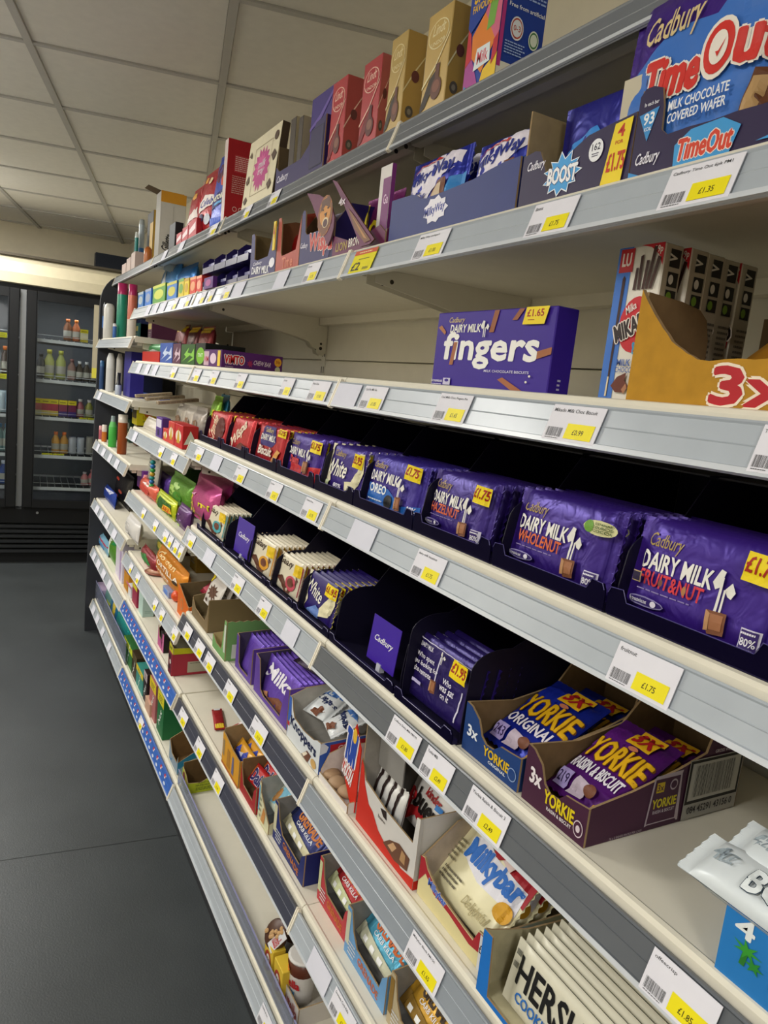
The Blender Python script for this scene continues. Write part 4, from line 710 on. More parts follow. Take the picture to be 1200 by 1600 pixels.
# ================================================================ THIRD SHELF, FAR END
def tray3(): pass
sbox('sweet_carton','long purple fruit chew bar carton with white and red lettering',2,3,318,345,546,440,'552068',X=.026,prints={'front':[('r',0,.1,.3,.9,'c8a8b8'),('t','VIM',.02,.3,.28,.6,'c02838',{}),('e',.55,.5,.18,.3,'e0c8d8'),('r',.8,.1,.95,.95,'e8c83a')],'right':[('t','ViMTO',.05,.3,.36,.75,'c8202c',dict(bold=.05,out='f2e8e8',ow=.1)),('l',.06,.1,.2,.16,'e0c8d8',1),('s',.46,.4,.06,.25,'a02a5a',dict(n=7,inner=.5)),('t','CHEW BAR',.52,.35,.8,.6,'e0c8d8',dict(shear=.3,rot=-3)),('e',.92,.65,.06,.24,'e8a82c'),('t','20p',.885,.56,.955,.74,'a02a1c',{}),('e',.92,.22,.045,.18,'c8c8a0')]})
def zig(c): return [('p',[(.1,.15),(.4,.4),(.25,.5),(.6,.85),(.5,.6),(.8,.55)],c),('p',[(.5,.1),(.9,.4),(.7,.45),(.95,.8),(.98,.3)],c)]
for i,(a,b_,t_,c,c2,lab) in enumerate(((249,268,536,'3a5aa8','c8d4ec','blue zigzag patterned sweet carton'),(269,281,537,'5a3048','d8c0cc','maroon and white zigzag sweet carton'),(282,303,538,'2f5a24','8ac84a','green and white zigzag sweet carton'),(304,319,536,'1a1c18','1a1c18','black carton with a lime green apple printed on it'))):
    k = 2
    sbox('sweet_carton',lab+' on the third shelf',k,3,a,b_,t_,b_+12,c,X=.026,d=.12,prints={'front':zig(c2) if i<3 else [('e',.55,.45,.42,.36,'7ab82c'),('t','TNT',.3,.4,.8,.55,'e8f0d8',{})]})
sbox('lolly_tub','red lidded low tub at the far end of the third shelf',2,3,222,248,549,252,'c8281c',X=.022,d=.08,cat='tub',kind='plastic',mats={'left':'c8c4c0'})
t = pouch('crumpled green foil lolly pack on top of the red tub',2,3,226,247,523,'2f8a4a',[('p',[(.1,.1),(.5,.4),(.9,.2)],'b8c8c0')],X=.04,t=.03,dz=.034,h=.036)
for i,(a,b_) in enumerate(((262,278),(281,296),(298,316))):
    pouch(f'dark red sweet bag with yellow top, {["farthest","middle","nearest"][i]} of three behind the patterned cartons',2,3,a,b_,508+i,['7a1c24','5a1420','8a1f24'][i],[('r',.1,.82,.9,.97,'d8b82c'),('p',[(.2,.1),(.8,.6),(.8,.1)],'1c1210')],X=.15,t=.04)
# ================================================================ FIFTH SHELF
def T_(name, label, bay, lev, X, ya, yb, d, h, col, dy=0, **k):
    z = SH[(bay, lev)][0]+.0005+dy
    return tray(name, label, ya-yb, d, h, col, loc=(X, (ya+yb)/2, z), **k)
def ztop(px, py, X, Y, bay, lev): return zat(py, X, Y) - SH[(bay, lev)][0]
def gal(c1, c2): return [('t','Galaxy',.1,.66,.62,.92,'3a2418',dict(shear=.35)),('p',[(.06,.3),(.3,.42),(.55,.2),(.8,.3),(.9,.5),(.8,.62),(.86,.4),(.7,.06),(.5,.04),(.3,.2)],'5a3222'),('e',.68,.34,.2,.2,c1),('e',.68,.36,.12,.12,'6a3a28')] + [('p',[(.72,.6),(.95,.6),(.93,.92),(.7,.9)],'e8c21c'),('r',.96,.1,1,.9,c2)]
G5 = .078
def gtab(label, a, b_, t_, items, n, col='e2d8c0', cc=None, h=G5, step=.0125):
    tablet(CB, label, 1, 5, a, b_, t_, col, items, n, X=.036, t=.010, lean=-10, h=h, step=step, kind='shiny', crimpcol=cc)
gtab('cream chocolate bar with teal ends on the fifth shelf',316,346,774,gal('4aa0a8','1f7f86'),6,cc='1f8088')
gtab('cream chocolate bar with amber swirl on the fifth shelf',386,420,812,gal('d89a2c','c88a2c'),8,cc='c89038')
gtab('cream chocolate bar with raspberry red ends on the fifth shelf',426,462,839,gal('c0485a','8a1f3a'),9,cc='8a1f3c')
gtab('purple and cream white chocolate bar on the fifth shelf',468,514,882,[('p',[(0,0),(.07,0),(.2,.3),(.08,.7),(.1,1),(0,1)],'e6ddc0'),('t','White',.1,.45,.62,.78,'f0ece0',dict(shear=.2,rot=-12)),('p',[(.2,.05),(.5,.3),(.7,.2),(.6,.0)],'6a88c8'),('p',[(.66,.1),(.9,.2),(.98,.55),(.92,.8),(.8,.6),(.62,.28)],'e6ddb8')]+price_flash(.68,.66,.3,.3,'£1.95'),8,col='2a1a6c',cc='e0cf60',h=.08,step=.0145)
for i,(a,b_,nm,dv) in enumerate(((314,350,'the teal ended bars',0),(351,384,'the small upright sign',0),(385,423,'the amber swirl bars',0),(424,465,'the raspberry red bars',0),(466,522,'the fifth shelf white chocolate bars',0),(523,624,'the large upright sign, empty of bars',1))):
    lane(1 if a < 500 else 0, 5, a, b_, .028, .30, f'dark translucent plastic lane tray under {nm}', lip=.012, divh=.085 if not dv else .10, right=dv==1)
X_, yc, z, w_, h_ = slot(0, 5, 628, 728, 984, .036); w_ = w_*.99
joke = [('t','DAIRY MILK',.1,.8,.3,.87,'ece8f4',{}),('p',[(.06,.3),(.07,.92),(.08,.92),(.07,.3)],'d8d4e8'),('p',[(.06,.92),(.9,.9),(.9,.91),(.06,.935)],'d8d4e8'),('p',[(.8,.1),(.82,.55),(.835,.55),(.815,.1)],'d8d4e8'),
  ('t','Who spent',.1,.62,.38,.72,'e8e4f0',{}),('t','ages looking for',.07,.52,.46,.61,'e8e4f0',{}),('t','the remote',.11,.42,.38,.5,'e8e4f0',{}),('t','Who',.56,.5,.68,.58,'e8e4f0',{}),('t','was sat',.54,.4,.74,.48,'e8e4f0',{}),('t','on it',.58,.3,.7,.38,'e8e4f0',{}),('r',.14,.26,.28,.31,'b8b0d8')] + mug(.45,.86,.7,.8) + [('r',.475,.3,.49,.84,'dcd8e8')] + chunk(.43,.28,.09,.2) + price_flash(.66,.68,.22,.26,'£1.95')
r = pack(CB,'purple chocolate bar printed with a riddle about the remote',w_,h_*.98,.012,'291966',joke,(X_+.006,yc,z+.004),lean=math.radians(-10),p=14,seed=8,cat='chocolate bar')
row(r, 4, .019, 'purple chocolate bar printed with a riddle about the remote', jit=.003)
lane(0,5,626,717,.026,.30,'large dark plastic lane tray under the riddle bars with tall curved side',lip=.013,divh=.13,right=True)
def sign(label, bay, a, b_, t_, X, rz=0, bot=.012):
    X_, yc, z, w, h = slot(bay, 5, a, b_, t_, X); t = thing('shelf_sign', label, 'sign', (X_, yc, z+bot), RZ+rz, math.radians(-6))
    b = MB(); hh = h-bot; b.box(-w/2, w/2, 0, .0015, 0, hh, M('3f1fa0','plastic'), bev=.0004); b.build('sign_card', t); b = MB(); printed(b,[('t','Cadbury',.18,.44,.84,.62,'f2f0f8',dict(shear=.4))],w,hh,lambda x,y,o:(x-w/2,-o,y)); b.build('printed_design', t)
    b = MB(); b.box(-.006,.006,-.002,.008,-.010,.004,M('c8c8d4','plastic')); b.build('clip', t)
sign('small upright purple sign with white script lettering between cream bars',1,364,388,806,.032)
sign('large upright purple sign with white script lettering beside the riddle bars',0,571,612,958,.034)
# yorkie style trays
def yorkie(label, lab2, ya, yb, hf, hr, col, packc, sub, word2, prints, sidep=None, n=3, w3=.0):
    w = ya-yb; X = .026
    fr_ = [(0,1),(.1,.97),(.25,.8),(.33,.52),(.42,.42),(.55,.44),(.66,.6),(.8,.62),(1,.66)]
    tr = T_('display_tray',label,0,5,X,ya,yb,.25,hf,col,front=fr_,side=[(0,.66),(.25,.78),(.55,1.0),(.72,1.18),(.78,hr/hf),(1,hr/hf)],leftside=[(0,1),(.3,.9),(.6,1.1),(.8,hr/hf),(1,hr/hf)],inner='7d6444',prints=dict(front=prints, **({'right':sidep} if sidep else {})),th=.003)
    z = SH[(0,5)][0]
    it = [('p',[(.04,.55),(.5,.62),(.5,.95),(.04,.85)],packc) ,('t','YORKIE',.06,.42,.98,.68,'e8b41c',dict(bold=.03,out='7a4a10',ow=.04,shear=-.05)),('t',word2,.1,.26,.92,.38,'ece6f0',dict(bold=.03)),('p',[(.4,.74),(.8,.74),(.8,.98),(.4,.98)],'e8b41c'),('t','3X',.45,.78,.76,.94,'b8202a',dict(bold=.06)),('e',.6,.7,.08,.025,'c87a5a'),('r',.08,.04,.3,.2,'b0a0d8'),('t',sub,.1,.08,.28,.16,'3a2a5a',{}),('p',[(.35,.03),(.6,.05),(.62,.18),(.4,.2)],'c8b8c8'),('e',.66,.14,.1,.05,'7a4a34'),('p',[(.8,.0),(1,.0),(1,.1),(.8,.08)],'e8b41c')]
    r = pack('chocolate_multipack',lab2+', lying on top in its tray',w-.016,.135,.022,packc,it,(X+.028,(ya+yb)/2,z+.018),lean=math.radians(-62),seed=3,crimp='y',p=4)
    copy_tree(r,(X+.085,(ya+yb)/2-.004,z+.012),lab2+', deeper inside its tray',rot=(math.radians(-68),0,RZ+.06))
    return tr
yorkie('dark blue torn tray of chunky chocolate bars beside the riddle bars','shiny blue chocolate multipack with yellow lettering',-.412,-.528,.065,.13,'1f3f7a','16289a','243','ORIGINAL',[('t','3x',.08,.36,.26,.58,'e8ecf4',dict(bold=.05)),('t','YORKIE',.4,.22,.84,.4,'e0b81c',dict(bold=.04)),('t','ORIGINAL',.5,.12,.8,.18,'e8ecf4',{}),('e',.9,.26,.07,.13,'8aa0c8'),('e',.9,.26,.06,.11,'1f3f7a')])
yorkie('dark maroon tray of raisin and biscuit bars with barcode on its side','shiny purple raisin biscuit multipack with yellow lettering',-.537,-.640,.068,.125,'46213a','5a1878','219','RAISIN & BISCUIT',[('t','3x',.1,.4,.28,.66,'ece4e8',dict(bold=.05)),('t','YORKIE',.36,.24,.82,.46,'e0c81c',dict(bold=.04)),('t','RAISIN & BISCUIT',.42,.14,.8,.2,'ece4e8',{}),('e',.9,.24,.07,.14,'d8c8d0'),('e',.9,.24,.06,.12,'46213a'),('e',.9,.24,.03,.06,'d8c8d0')],
 [('p',[(.36,.08),(.38,.1),(.56,.1),(.57,.06),(.58,.06),(.56,.92),(.565,.98),(.39,.96),(.38,.92)],'b8a8b0'),('p',[(.37,.12),(.555,.12),(.55,.9),(.39,.9)],'46213a'),('t','YORKIE',.39,.38,.545,.54,'d0c020',dict(bold=.04)),('t','RAISIN & BISCUIT',.4,.28,.54,.34,'c8bcc4',{}),('r',.4,.66,.45,.84,'c8a820'),('t','3x',.405,.69,.445,.81,'46213a',{}),('e',.51,.76,.025,.1,'b8a8b0'),('e',.51,.76,.019,.07,'46213a'),
  ('r',.6,.02,.985,1.12,'a8a49c'),('r',.605,.3,.98,1.1,'16140f'),('r',.62,.36,.965,1.05,'b4b0a6'),('b',.65,.42,.93,1.0,'1c1a18',34),('t','084 45291 43156 0',.63,.12,.95,.25,'2a2624',{}),('t','GROSS WEIGHT 3KG',.76,1.18,.96,1.24,'c8bcc4',{}),('t','76 x 3 INNER PACKS PER CASE',.14,.04,.34,.08,'a898a0',{})])
# white wrapped bars in a bright blue carton
ya = yat(1118,.018,1.031); w_ = .16; z = SH[(0,5)][0]
tr = T_('display_tray','bright blue carton with white numeral and palm tree on the fifth shelf',0,5,.016,ya,ya-w_,.17,.072,'2a7cc4',front=[(0,.95),(.15,.9),(1,.85)],side=[(0,.85),(1,1)],leftside=[(0,.95),(.3,1.3),(.5,2.3),(1,2.5)],backh=.15,inner='8a6a3a',prints={'front':[('t','4',.07,.62,.17,.84,'e8ecec',dict(bold=.05)),('t','BOUNTY',.3,.26,.98,.6,'f2f4f4',dict(bold=.05,out='1f5a9a',ow=.06)),('p',[(.12,.3),(.15,.3),(.16,.46),(.13,.46)],'2f7a2c'),('s',.15,.5,.09,.13,'3a9a34',dict(n=7,inner=.35,seed=4)),('s',.2,.38,.06,.1,'2f8a34',dict(n=6,inner=.4,seed=6))]})
for i,(dx,dyy,dz,ln) in enumerate(((.03,.012,.085,-66),(.075,-.004,.094,-62),(.11,-.02,.10,-60))):
    pack('coconut_multipack',f'glossy white four pack with outlined lettering, {["front","second","rear"][i]} one above the bright blue carton',.17,.050,.030,'dfe6ea',[('t','4',.1,.5,.17,.8,'8a96a0',{}),('t','4zz',.1,.45,.24,.8,'96a2aa',dict(shear=.3)),('t','BOUNTY',.34,.2,.98,.66,'e8eef0',dict(bold=.04,out='3a4a58',ow=.045))],((.012,.045,.085)[i],-.845-.014*i,1.031+(.066,.078,.088)[i]),lean=math.radians(ln),seed=40+i,crimp='x',p=3,kind='shiny',wr=2.2,ink='ink')
# ================================================================ SIXTH SHELF
z6 = SH[(0,6)][0]
T_('display_tray','plain brown kraft tray of brown and white bars beside the light green tray',1,6,.024,.975,.80,.22,.095,'7d6a4c',front=[(0,.55),(.2,.3),(.8,.25),(.9,.5),(1,1)],side=[(0,1),(1,1)],inner='82704e',leftside=[(0,.6),(1,1)])
for i in range(6):
    pack('chocolate_bar',f'white and brown wrapped bar, {ORD[i+1]} from the front of the kraft tray',.125,.085,.016,'d8d0c8',[('s',.5,.5,.4,.3,'5a3a2c',dict(n=10,inner=.6,seed=i)),('s',.75,.2,.2,.2,'6a4432',dict(n=8,inner=.5,seed=i+3)),('p',[(.1,.1),(.3,.25),(.2,.05)],'5a3a2c')] + ([('r',.0,.75,.14,1,'e0c81c')] if i == 0 else []),(.05+.026*i,.885,z6+.05),lean=math.radians(-22),seed=50+i,crimp='y',p=3,kind='shiny')
T_('display_tray','light green perforated edge tray with white patch on the sixth shelf',1,6,.012,.70,.585,.17,.105,'7aa866',front=[(0,.35),(.3,.2),(.7,.2),(.78,.6),(.84,1),(1,1)],side=[(k/16, 1+(.015 if k%2 else -.015)) for k in range(17)],leftside=[(0,.35),(1,.5)],inner='c8b888',prints={'right':[('r',.1,.06,.85,.42,'d8dcd0'),('l',.3,.5,.9,.6,'94b884',2)],'front':[('r',.86,.2,.98,.9,'d0d4c8')]})
def milka(label, lab2, ya, yb, h, n, text):
    tr = T_('display_tray',label,1,6,.03,ya,yb,.20,h,'5f3f9c',front=[(0,1),(.12,.95),(.2,.2),(.3,.12),(.8,.12),(.86,.6),(.92,.95),(1,1)],side=[(0,1),(.5,1.05),(1,1.1)],inner='4f4460')
    w = ya-yb-.012; z = z6
    it = [('t','Milka',.1,.5,.8,.86,'f0ecf4',dict(bold=.05,shear=.3)),('p',[(.3,.05),(.6,.3),(.9,.25),(.85,.02)],'7a4a34'),('p',[(.1,.05),(.3,.2),(.34,.05)],'b07a58')] if text else []
    r = pack(CB,lab2,w,h*1.0,.009,'6a48b8',it,(.042,(ya+yb)/2,z+.004),lean=math.radians(-16),p=12,seed=7,cat='chocolate bar')
    row(r,n+3,.0125,lab2,jit=.001)
milka('lilac purple tray of chocolate tablets beside the green tray','lilac purple tablet in the tray by the green tray',.552,.43,.088,9,False)
milka('lilac purple tray of chocolate tablets beside the blue wafer carton','lilac tablet with white script in the tray by the wafer carton',.405,.19,.09,9,True)
pack('chocolate_bag','dark brown and gold sharing bag lying across the lilac tablets',.17,.11,.03,'2a1638',[('e',.32,.5,.2,.34,'d8a83a'),('e',.32,.5,.1,.2,'2a1638'),('p',[(.45,.3),(.9,.5),(.9,.7),(.5,.75)],'c89a3a'),('p',[(.55,.42),(.85,.56),(.85,.62),(.55,.56)],'5a3a1a')],(.10,.225,z6+.105),lean=math.radians(-75),rz=RZ+.2,seed=61,crimp='x',p=3.2,cat='pack')
kb = T_('display_carton','blue and white open carton of wafer snacks with dark lettering',1,6,.024,.170,.006,.17,.088,'d8dce0',front=[(0,1),(.08,1.0),(.14,.72),(.2,.6),(.5,.56),(.8,.62),(.9,.7),(1,.72)],side=[(0,.72),(.3,.75),(1,.8)],leftside=[(0,1),(.2,1.15),(1,1.25)],backh=.10,inner='b8b4ac',prints={'front':[('p',[(0,0),(.0,1),(.07,1),(.1,.6),(.02,.3)],'3a62b8'),('t','Knoppers',.1,.27,.9,.56,'16204a',dict(bold=.05,rot=-3)),('p',[(.5,.02),(.66,.24),(.78,.22),(.7,.0)],'6a4030'),('p',[(.52,.05),(.64,.2),(.68,.18),(.58,.03)],'e8dcc8'),('e',.86,.12,.08,.1,'c8a060'),('r',.01,.3,.07,.4,'b82c34')]})
b = MB(); W_,H_,fr_ = frame_of('right',.164,.17,.088); printed(b,[('p',[(.0,0),(1,0),(1,.79),(.3,.74),(0,.71)],'3a5cb0'),('p',[(.0,.45),(.08,.5),(.1,.62),(.04,.71),(0,.71)],'e4e8f0'),('p',[(.12,.46),(.56,.5),(.56,.7),(.12,.66)],'b82c34'),('t','CRISPY',.22,.53,.5,.62,'f4ecec',dict(shear=.1)),('t','Knoppers',.38,.2,1.0,.42,'16204a',dict(bold=.06))],W_,H_,fr_); b.build('printed_design', kb)
for i,(dx,dyy,rz_) in enumerate(((.03,.035,.3),(.03,-.03,-.2),(.075,.04,.1),(.08,-.028,.35))):
    pack('wafer_pack',f'glossy white and blue wafer pack in the blue wafer carton, {["front left","front right","rear left","rear right"][i]}',.07,.075,.02,'dfe2e4',[('t','Knoppers',.1,.4,.9,.66,'1c2a5a',dict(bold=.05,rot=-8)),('p',[(.1,.7),(.5,.95),(.9,.8),(.6,.7)],'4a78c0'),('p',[(.3,.05),(.6,.3),(.8,.2),(.6,.0)],'7a4a34')],(.03+dx,.088+dyy,z6+.06),rz=RZ+rz_,lean=math.radians(-65),seed=70+i,crimp='x',p=3,kind='shiny',wr=2.4)
# white inner tray and red bar display behind the joint
tb = T_('display_carton','open white carton with pale pink inside and round snack tops at the bay joint',0,6,.02,-.008,-.128,.15,.05,'e4dcd8',front=[(0,.3),(1,.3)],side=[(0,.4),(1,.5)],leftside=[(0,.4),(.1,1.0),(.3,1.2),(1,1.2)],inner='dccfca',kind='card')
for i,(dx,dyy) in enumerate(((-.002,.045),(-.004,.015),(.0,-.018))):
    b = MB(); b.lathe([(.0,0),(.016,.002),(.019,.008),(.014,.014),(.004,.017)],M('b09070','card'),12); o = b.build('coconut_cake',None,True,loc=(.026+.019+dx,-.06+dyy,z6+.0035)); tag(o,f'small round brown and cream coconut cake, {["farthest","middle","nearest"][i]} of three in the open white carton','cake','round cakes in the white carton')
rb = thing('display_header','red pointed card header with blue and white wafer lettering','display header',(.034,-.118,z6),RZ)
b = MB(); b.prism([(-.05,.06),(.0,.0),(.012,.002),(.012,.12),(.004,.13),(-.012,.155),(-.03,.12)],1,0,.002,M('c8281c'),cap=M('d0301f')); b.build('header_card', rb)
b = MB(); printed(b,[('t','TUN',.16,.5,.74,.88,'2a4aa8',dict(bold=.06,out='f4ecec',ow=.08,rot=-6)),('t','CHOCOLA',.06,.28,.72,.48,'f4ecec',dict(bold=.03,rot=-18)),('e',.62,.86,.12,.09,'e8b83a')],.062,.155,lambda x,y,o:(-.05+x,-o,y)); b.build('printed_design', rb)
for i in range(5):
    carton('wafer_bar_box',f'small red wafer bar, {ORD[i+1]} from the front of the stack behind the grey panel',.05,.014,.105,'b8242a',{'top':[('r',.1,.1,.9,.9,'c8343a')]},None,(.10+.0165*i,-.12,z6+.028),cat='chocolate bar')
kd = T_('display_carton','white and red carton of hazelnut bars with tall grey back',0,6,.030,-.145,-.335,.09,.115,'d4d0cc',front=[(0,.98),(.03,.9),(.1,.72),(.5,.62),(.93,.6),(.95,.98),(1,1)],side=[(0,1),(1,1)],leftside=[(0,1.6),(.2,1.7),(1,1.75)],backh=.115,inner='9a948c',kind='card',prints={'front':[('p',[(0,0),(1,0),(1,.16),(.8,.1),(.7,.2),(.55,.16),(.4,.24),(.28,.4),(.2,.44),(.1,.66),(.05,.9),(0,.98)],'c82c1f'),('p',[(.4,.58),(.46,.5),(.52,.5),(.5,.62)],'2a1c1a'),('t','bueno',.38,.42,.5,.47,'5a4a44',{}),('p',[(.5,.16),(.6,.3),(.75,.4),(.92,.36),(.9,.16),(.7,.1)],'6a4634'),('p',[(.58,.2),(.66,.32),(.72,.3),(.66,.18)],'c8a078'),('p',[(.78,.2),(.8,.36),(.86,.34),(.86,.2)],'b08a60')],'right':[('r',0,0,1,.13,'c82c1f'),('r',.0,.13,.06,1,'c4c0bc')]})
b = MB(); b.box(-.095+.004,-.095+.085,.03,.032,.1,.20,M('8f8c88')); b.build('tall_back_panel', kd)
for i in range(4):
    pack('hazelnut_bar',f'white and dark wrapped hazelnut bar, {ORD[i+1]} from the left in the white and red carton',.028,.092,.012,'dcdad6',[('p',[(.0,.0),(.3,0),(.5,1),(.2,1)],'2a1a18'),('p',[(.6,.1),(.9,.2),(.9,.6)],'b8c4d0')],(.05,-.165-.022*i,z6+.006),lean=math.radians(-10),rz=RZ,seed=80+i,crimp='y',p=3,kind='shiny',cat='chocolate bar')
pack('hazelnut_bar','large white and red hazelnut multipack with black lettering behind the bars',.135,.085,.018,'d6d2ce',[('p',[(0,0),(.12,.0),(.3,.22),(.5,.12),(.6,.25),(.3,.4),(.14,.3),(.05,.6),(0,.6)],'b8242a'),('p',[(.0,.8),(.3,1),(0,1)],'4a2c22'),('t','kinder',.34,.66,.66,.82,'a82428',dict(bold=.03,rot=-4)),('t','bueno',.2,.3,.84,.66,'1c1614',dict(bold=.05,rot=-8)),('e',.12,.5,.08,.1,'b8242a'),('t','2',.09,.44,.15,.56,'f4ecec',{}),('p',[(.8,.3),(.95,.45),(.98,.2),(.85,.12)],'7a5034'),('r',.6,.6,.74,.7,'3a7ac0')],(.085,-.268,z6+.035),lean=math.radians(-22),seed=90,crimp='x',p=4,kind='shiny',cat='pack')
mbx = T_('display_carton','cream and red open carton of white chocolate bars with blue letters',0,6,.034,-.342,-.505,.19,.062,'dcd09c',front=[(0,1),(.06,1.05),(.12,.85),(.3,.62),(.7,.52),(.85,.5),(.9,.82),(1,.86)],side=[(0,.86),(1,.8)],leftside=[(0,1.0),(.3,1.7),(1,2.0)],backh=.13,inner='b8a898',kind='card',prints={'front':[('p',[(0,.35),(0,1),(.06,1.03),(.12,.83),(.3,.6),(.7,.5),(.84,.47),(.9,.8),(1,.83),(1,.4),(.8,.3),(.5,.42),(.25,.45),(.1,.7)],'a82430'),('t','Milkybar',.16,.44,.44,.66,'3a62c0',dict(bold=.06,out='e8e4ee',ow=.06,rot=-6)),('r',.93,.0,1,.8,'d8d8dc'),('t','£1',.935,.4,.99,.6,'2a2a34',{})]})
z = z6
r = pack('white_chocolate_multipack','cream and red white chocolate multipack with big blue letters',.152,.145,.02,'e4dcb4',[('p',[(.0,1),(.0,.9),(.16,.78),(.3,.66),(.42,.72),(.5,.6),(.62,.7),(.8,.5),(1,.46),(1,1)],'a81f2c'),('p',[(.16,.62),(.3,.74),(.5,.64),(.95,.6),(.98,.36),(.5,.34),(.2,.44)],'e8e6ee'),('t','Milkybar',.2,.38,.94,.64,'2f6ec4',dict(bold=.07,out='eceaf0',ow=.05)),('e',.12,.84,.08,.09,'3a3a30'),('e',.12,.84,.065,.075,'e0d8b8'),('e',.12,.84,.05,.06,'3a3a30'),('t','Delightful',.5,.08,.85,.2,'b0a478',dict(shear=.3)),('l',.06,.12,.4,.26,'6a6450',3),('e',.9,.32,.09,.09,'d8a02c'),('p',[(.6,.66),(.72,.78),(.78,.72),(.74,.62)],'e0c8c4'),('l',.02,.3,.16,.56,'7a745c',5)],(.052,-.42,z+.018),lean=math.radians(-43),seed=95,crimp='x',p=3.6,kind='shiny',wr=2,n=(14,9)); 
row(r,3,.031,'cream and red white chocolate multipack with big blue letters')
b = MB(); W_ = .14; bb = b; printed(b,[('t','Milkybar',.05,.1,.95,.9,'2f6ec4',dict(bold=.06,out='c8c0b0',ow=.04))],.15,.045,lambda x,y,o:(-.07+x,.15-.0035-o,.075+y)); b.build('back_lettering', mbx)
hx = T_('display_tray','bright blue edged tray of cream cookie tablets at the near end of the sixth shelf',0,6,.014,-.520,-.76,.24,.085,'1f72c8',front=[(0,1),(.07,1.0),(.09,.0801),(1,.08)],backh=.03,side=[(0,.1),(1,.3)],leftside=[(0,1),(.04,.95),(.3,.75),(1,.6)],inner='b8b090',kind='card',prints={})
r = pack('cookie_chocolate_bar','cream and black chocolate bar with tall black lettering in the blue edged tray',.20,.078,.011,'d8d4c0',[('t',"HERSHEY'S",.08,.4,.96,.86,'1a1a1c',dict(bold=.03)),('t',"COOKIES 'N' CREME",.12,.18,.8,.34,'2a6ab8',dict(bold=.03)),('r',.94,.8,1,1,'d8d020'),('l',.02,.5,.06,.9,'6a6a60',2)],(.036,-.645,z6+.006),lean=math.radians(-12),seed=100,crimp='x',p=12,kind='shiny',cat='chocolate bar',wr=.4,crimpcol='cfc9b0',zig=False)
for k in range(1,13):
    copy_tree(r,(.036+.0135*k,-.645+.001*(k%3),z6+.006+.0006*k),f'cream and black chocolate bar, {ORD[k+1]} from the front of the blue edged tray',group='cream cookie bars in the blue edged tray')
r['label'] = 'cream and black chocolate bar with tall black lettering, frontmost in the blue edged tray'; r['group'] = 'cream cookie bars in the blue edged tray'
# ================================================================ SEVENTH SHELF
z7 = SH[(0,7)][0]
T_('display_tray','yellow and orange fronted kraft tray of blue bars on the seventh shelf',1,7,.020,.572,.432,.15,.085,'d89a2c',front=[(0,1),(.2,.97),(.6,.86),(1,.84)],side=[(0,.84),(1,1)],leftside=[(0,1.1),(1,1.3)],inner='a08660',kind='card',prints={'front':[('r',.02,.3,.14,.8,'a08660'),('p',[(.3,.15),(.5,.15),(.48,.7),(.32,.7)],'b07a2c'),('p',[(.6,.15),(.72,.15),(.7,.68),(.62,.7)],'6a6a90'),('r',0,0,1,.08,'b8662c')]})
for i in range(4):
    pack('caramel_bar',f'blue and yellow wrapped bar, {ORD[i+1]} from the front of the yellow tray',.115,.04,.02,'e0a02c',[('p',[(.1,.2),(.3,.8),(.5,.3),(.7,.85),(.9,.3),(.6,.1)],'3a4ab0'),('p',[(.4,.4),(.6,.6),(.6,.3)],'d8d4e0')],(.045+.026*i,.502,z7+.035),lean=math.radians(-36),seed=110+i,crimp='x',p=3,kind='shiny',cat='chocolate bar')
T_('display_tray','kraft and red tray of red wrapped caramel bars on the seventh shelf',1,7,.024,.428,.315,.15,.075,'a8282c',front=[(0,.95),(.1,.6),(.2,.34),(.8,.3),(.86,.7),(1,.9)],side=[(0,.9),(1,1)],leftside=[(0,1.1),(1,1.1)],inner='7d6040',kind='card',prints={})
for i in range(4):
    pack('caramel_bar',f'red wrapped bar with dark blue letters, {ORD[i+1]} in the red tray',.10,.045,.02,'b81c20',[('t','Daim',.15,.2,.85,.8,'241c5a',dict(bold=.06,out='ece4f0',ow=.06)),('e',.08,.6,.06,.3,'d86a2c')],(.045+.026*i,.372,z7+.03+.004*i),lean=math.radians(-36),seed=120+i,crimp='x',p=3,kind='shiny',cat='chocolate bar',rz=RZ+.1)
pack('sweet_bag','small red sweet bag with white lettering lying behind the orange tray',.075,.085,.02,'b02230',[('t','MAO',.2,.5,.8,.75,'f0e4e4',dict(bold=.03,rot=-10)),('t','1',.4,.1,.6,.35,'f0e4e4',dict(bold=.04))],(.05,.655,z7+.02),lean=math.radians(-60),rz=RZ-.3,seed=130,crimp='y',p=3.2)
pack('sweet_bag','long red and yellow wrapped lolly lying on the seventh shelf',.13,.03,.014,'a8242c',[('r',.8,.1,.95,.9,'d8b82c'),('r',0,.2,.1,.8,'d8d4d4')],(.06,.80,z7+.004),lean=math.radians(-85),rz=RZ-.2,seed=131,crimp='x',p=3,cat='pack')
T_('display_tray','pale blue and cream tray of cookie bars on the seventh shelf',1,7,.028,.306,.235,.15,.075,'d8d4b0',front=[(0,1.2),(.12,1.2),(.16,.9),(1,.3)],side=[(0,.3),(1,1)],leftside=[(0,1.3),(1,1.4)],inner='a8aca8',kind='card',prints={'front':[('r',0,.3,.1,1.1,'6ab0d0'),('l',.12,.1,.3,.8,'8a8a70',4),('p',[(.3,.1),(.5,.6),(.7,.5),(.6,.1)],'c88a4a')]})
for i in range(4):
    pack('protein_bar',f'pale blue and cream cookie bar, {ORD[i+1]} from the front of its tray',.064,.06,.02,'d0d8c8',[('p',[(.0,.1),(.5,.2),(.9,.9),(.3,.9)],'7ab8d0'),('e',.3,.5,.2,.3,'b8844a'),('r',.6,.2,.9,.35,'e8ece8')],(.05+.030*i,.27,z7+.035+.003*i),lean=math.radians(-45),rz=RZ+.08*(i%3),seed=140+i,crimp='x',p=3,kind='shiny',cat='bar')
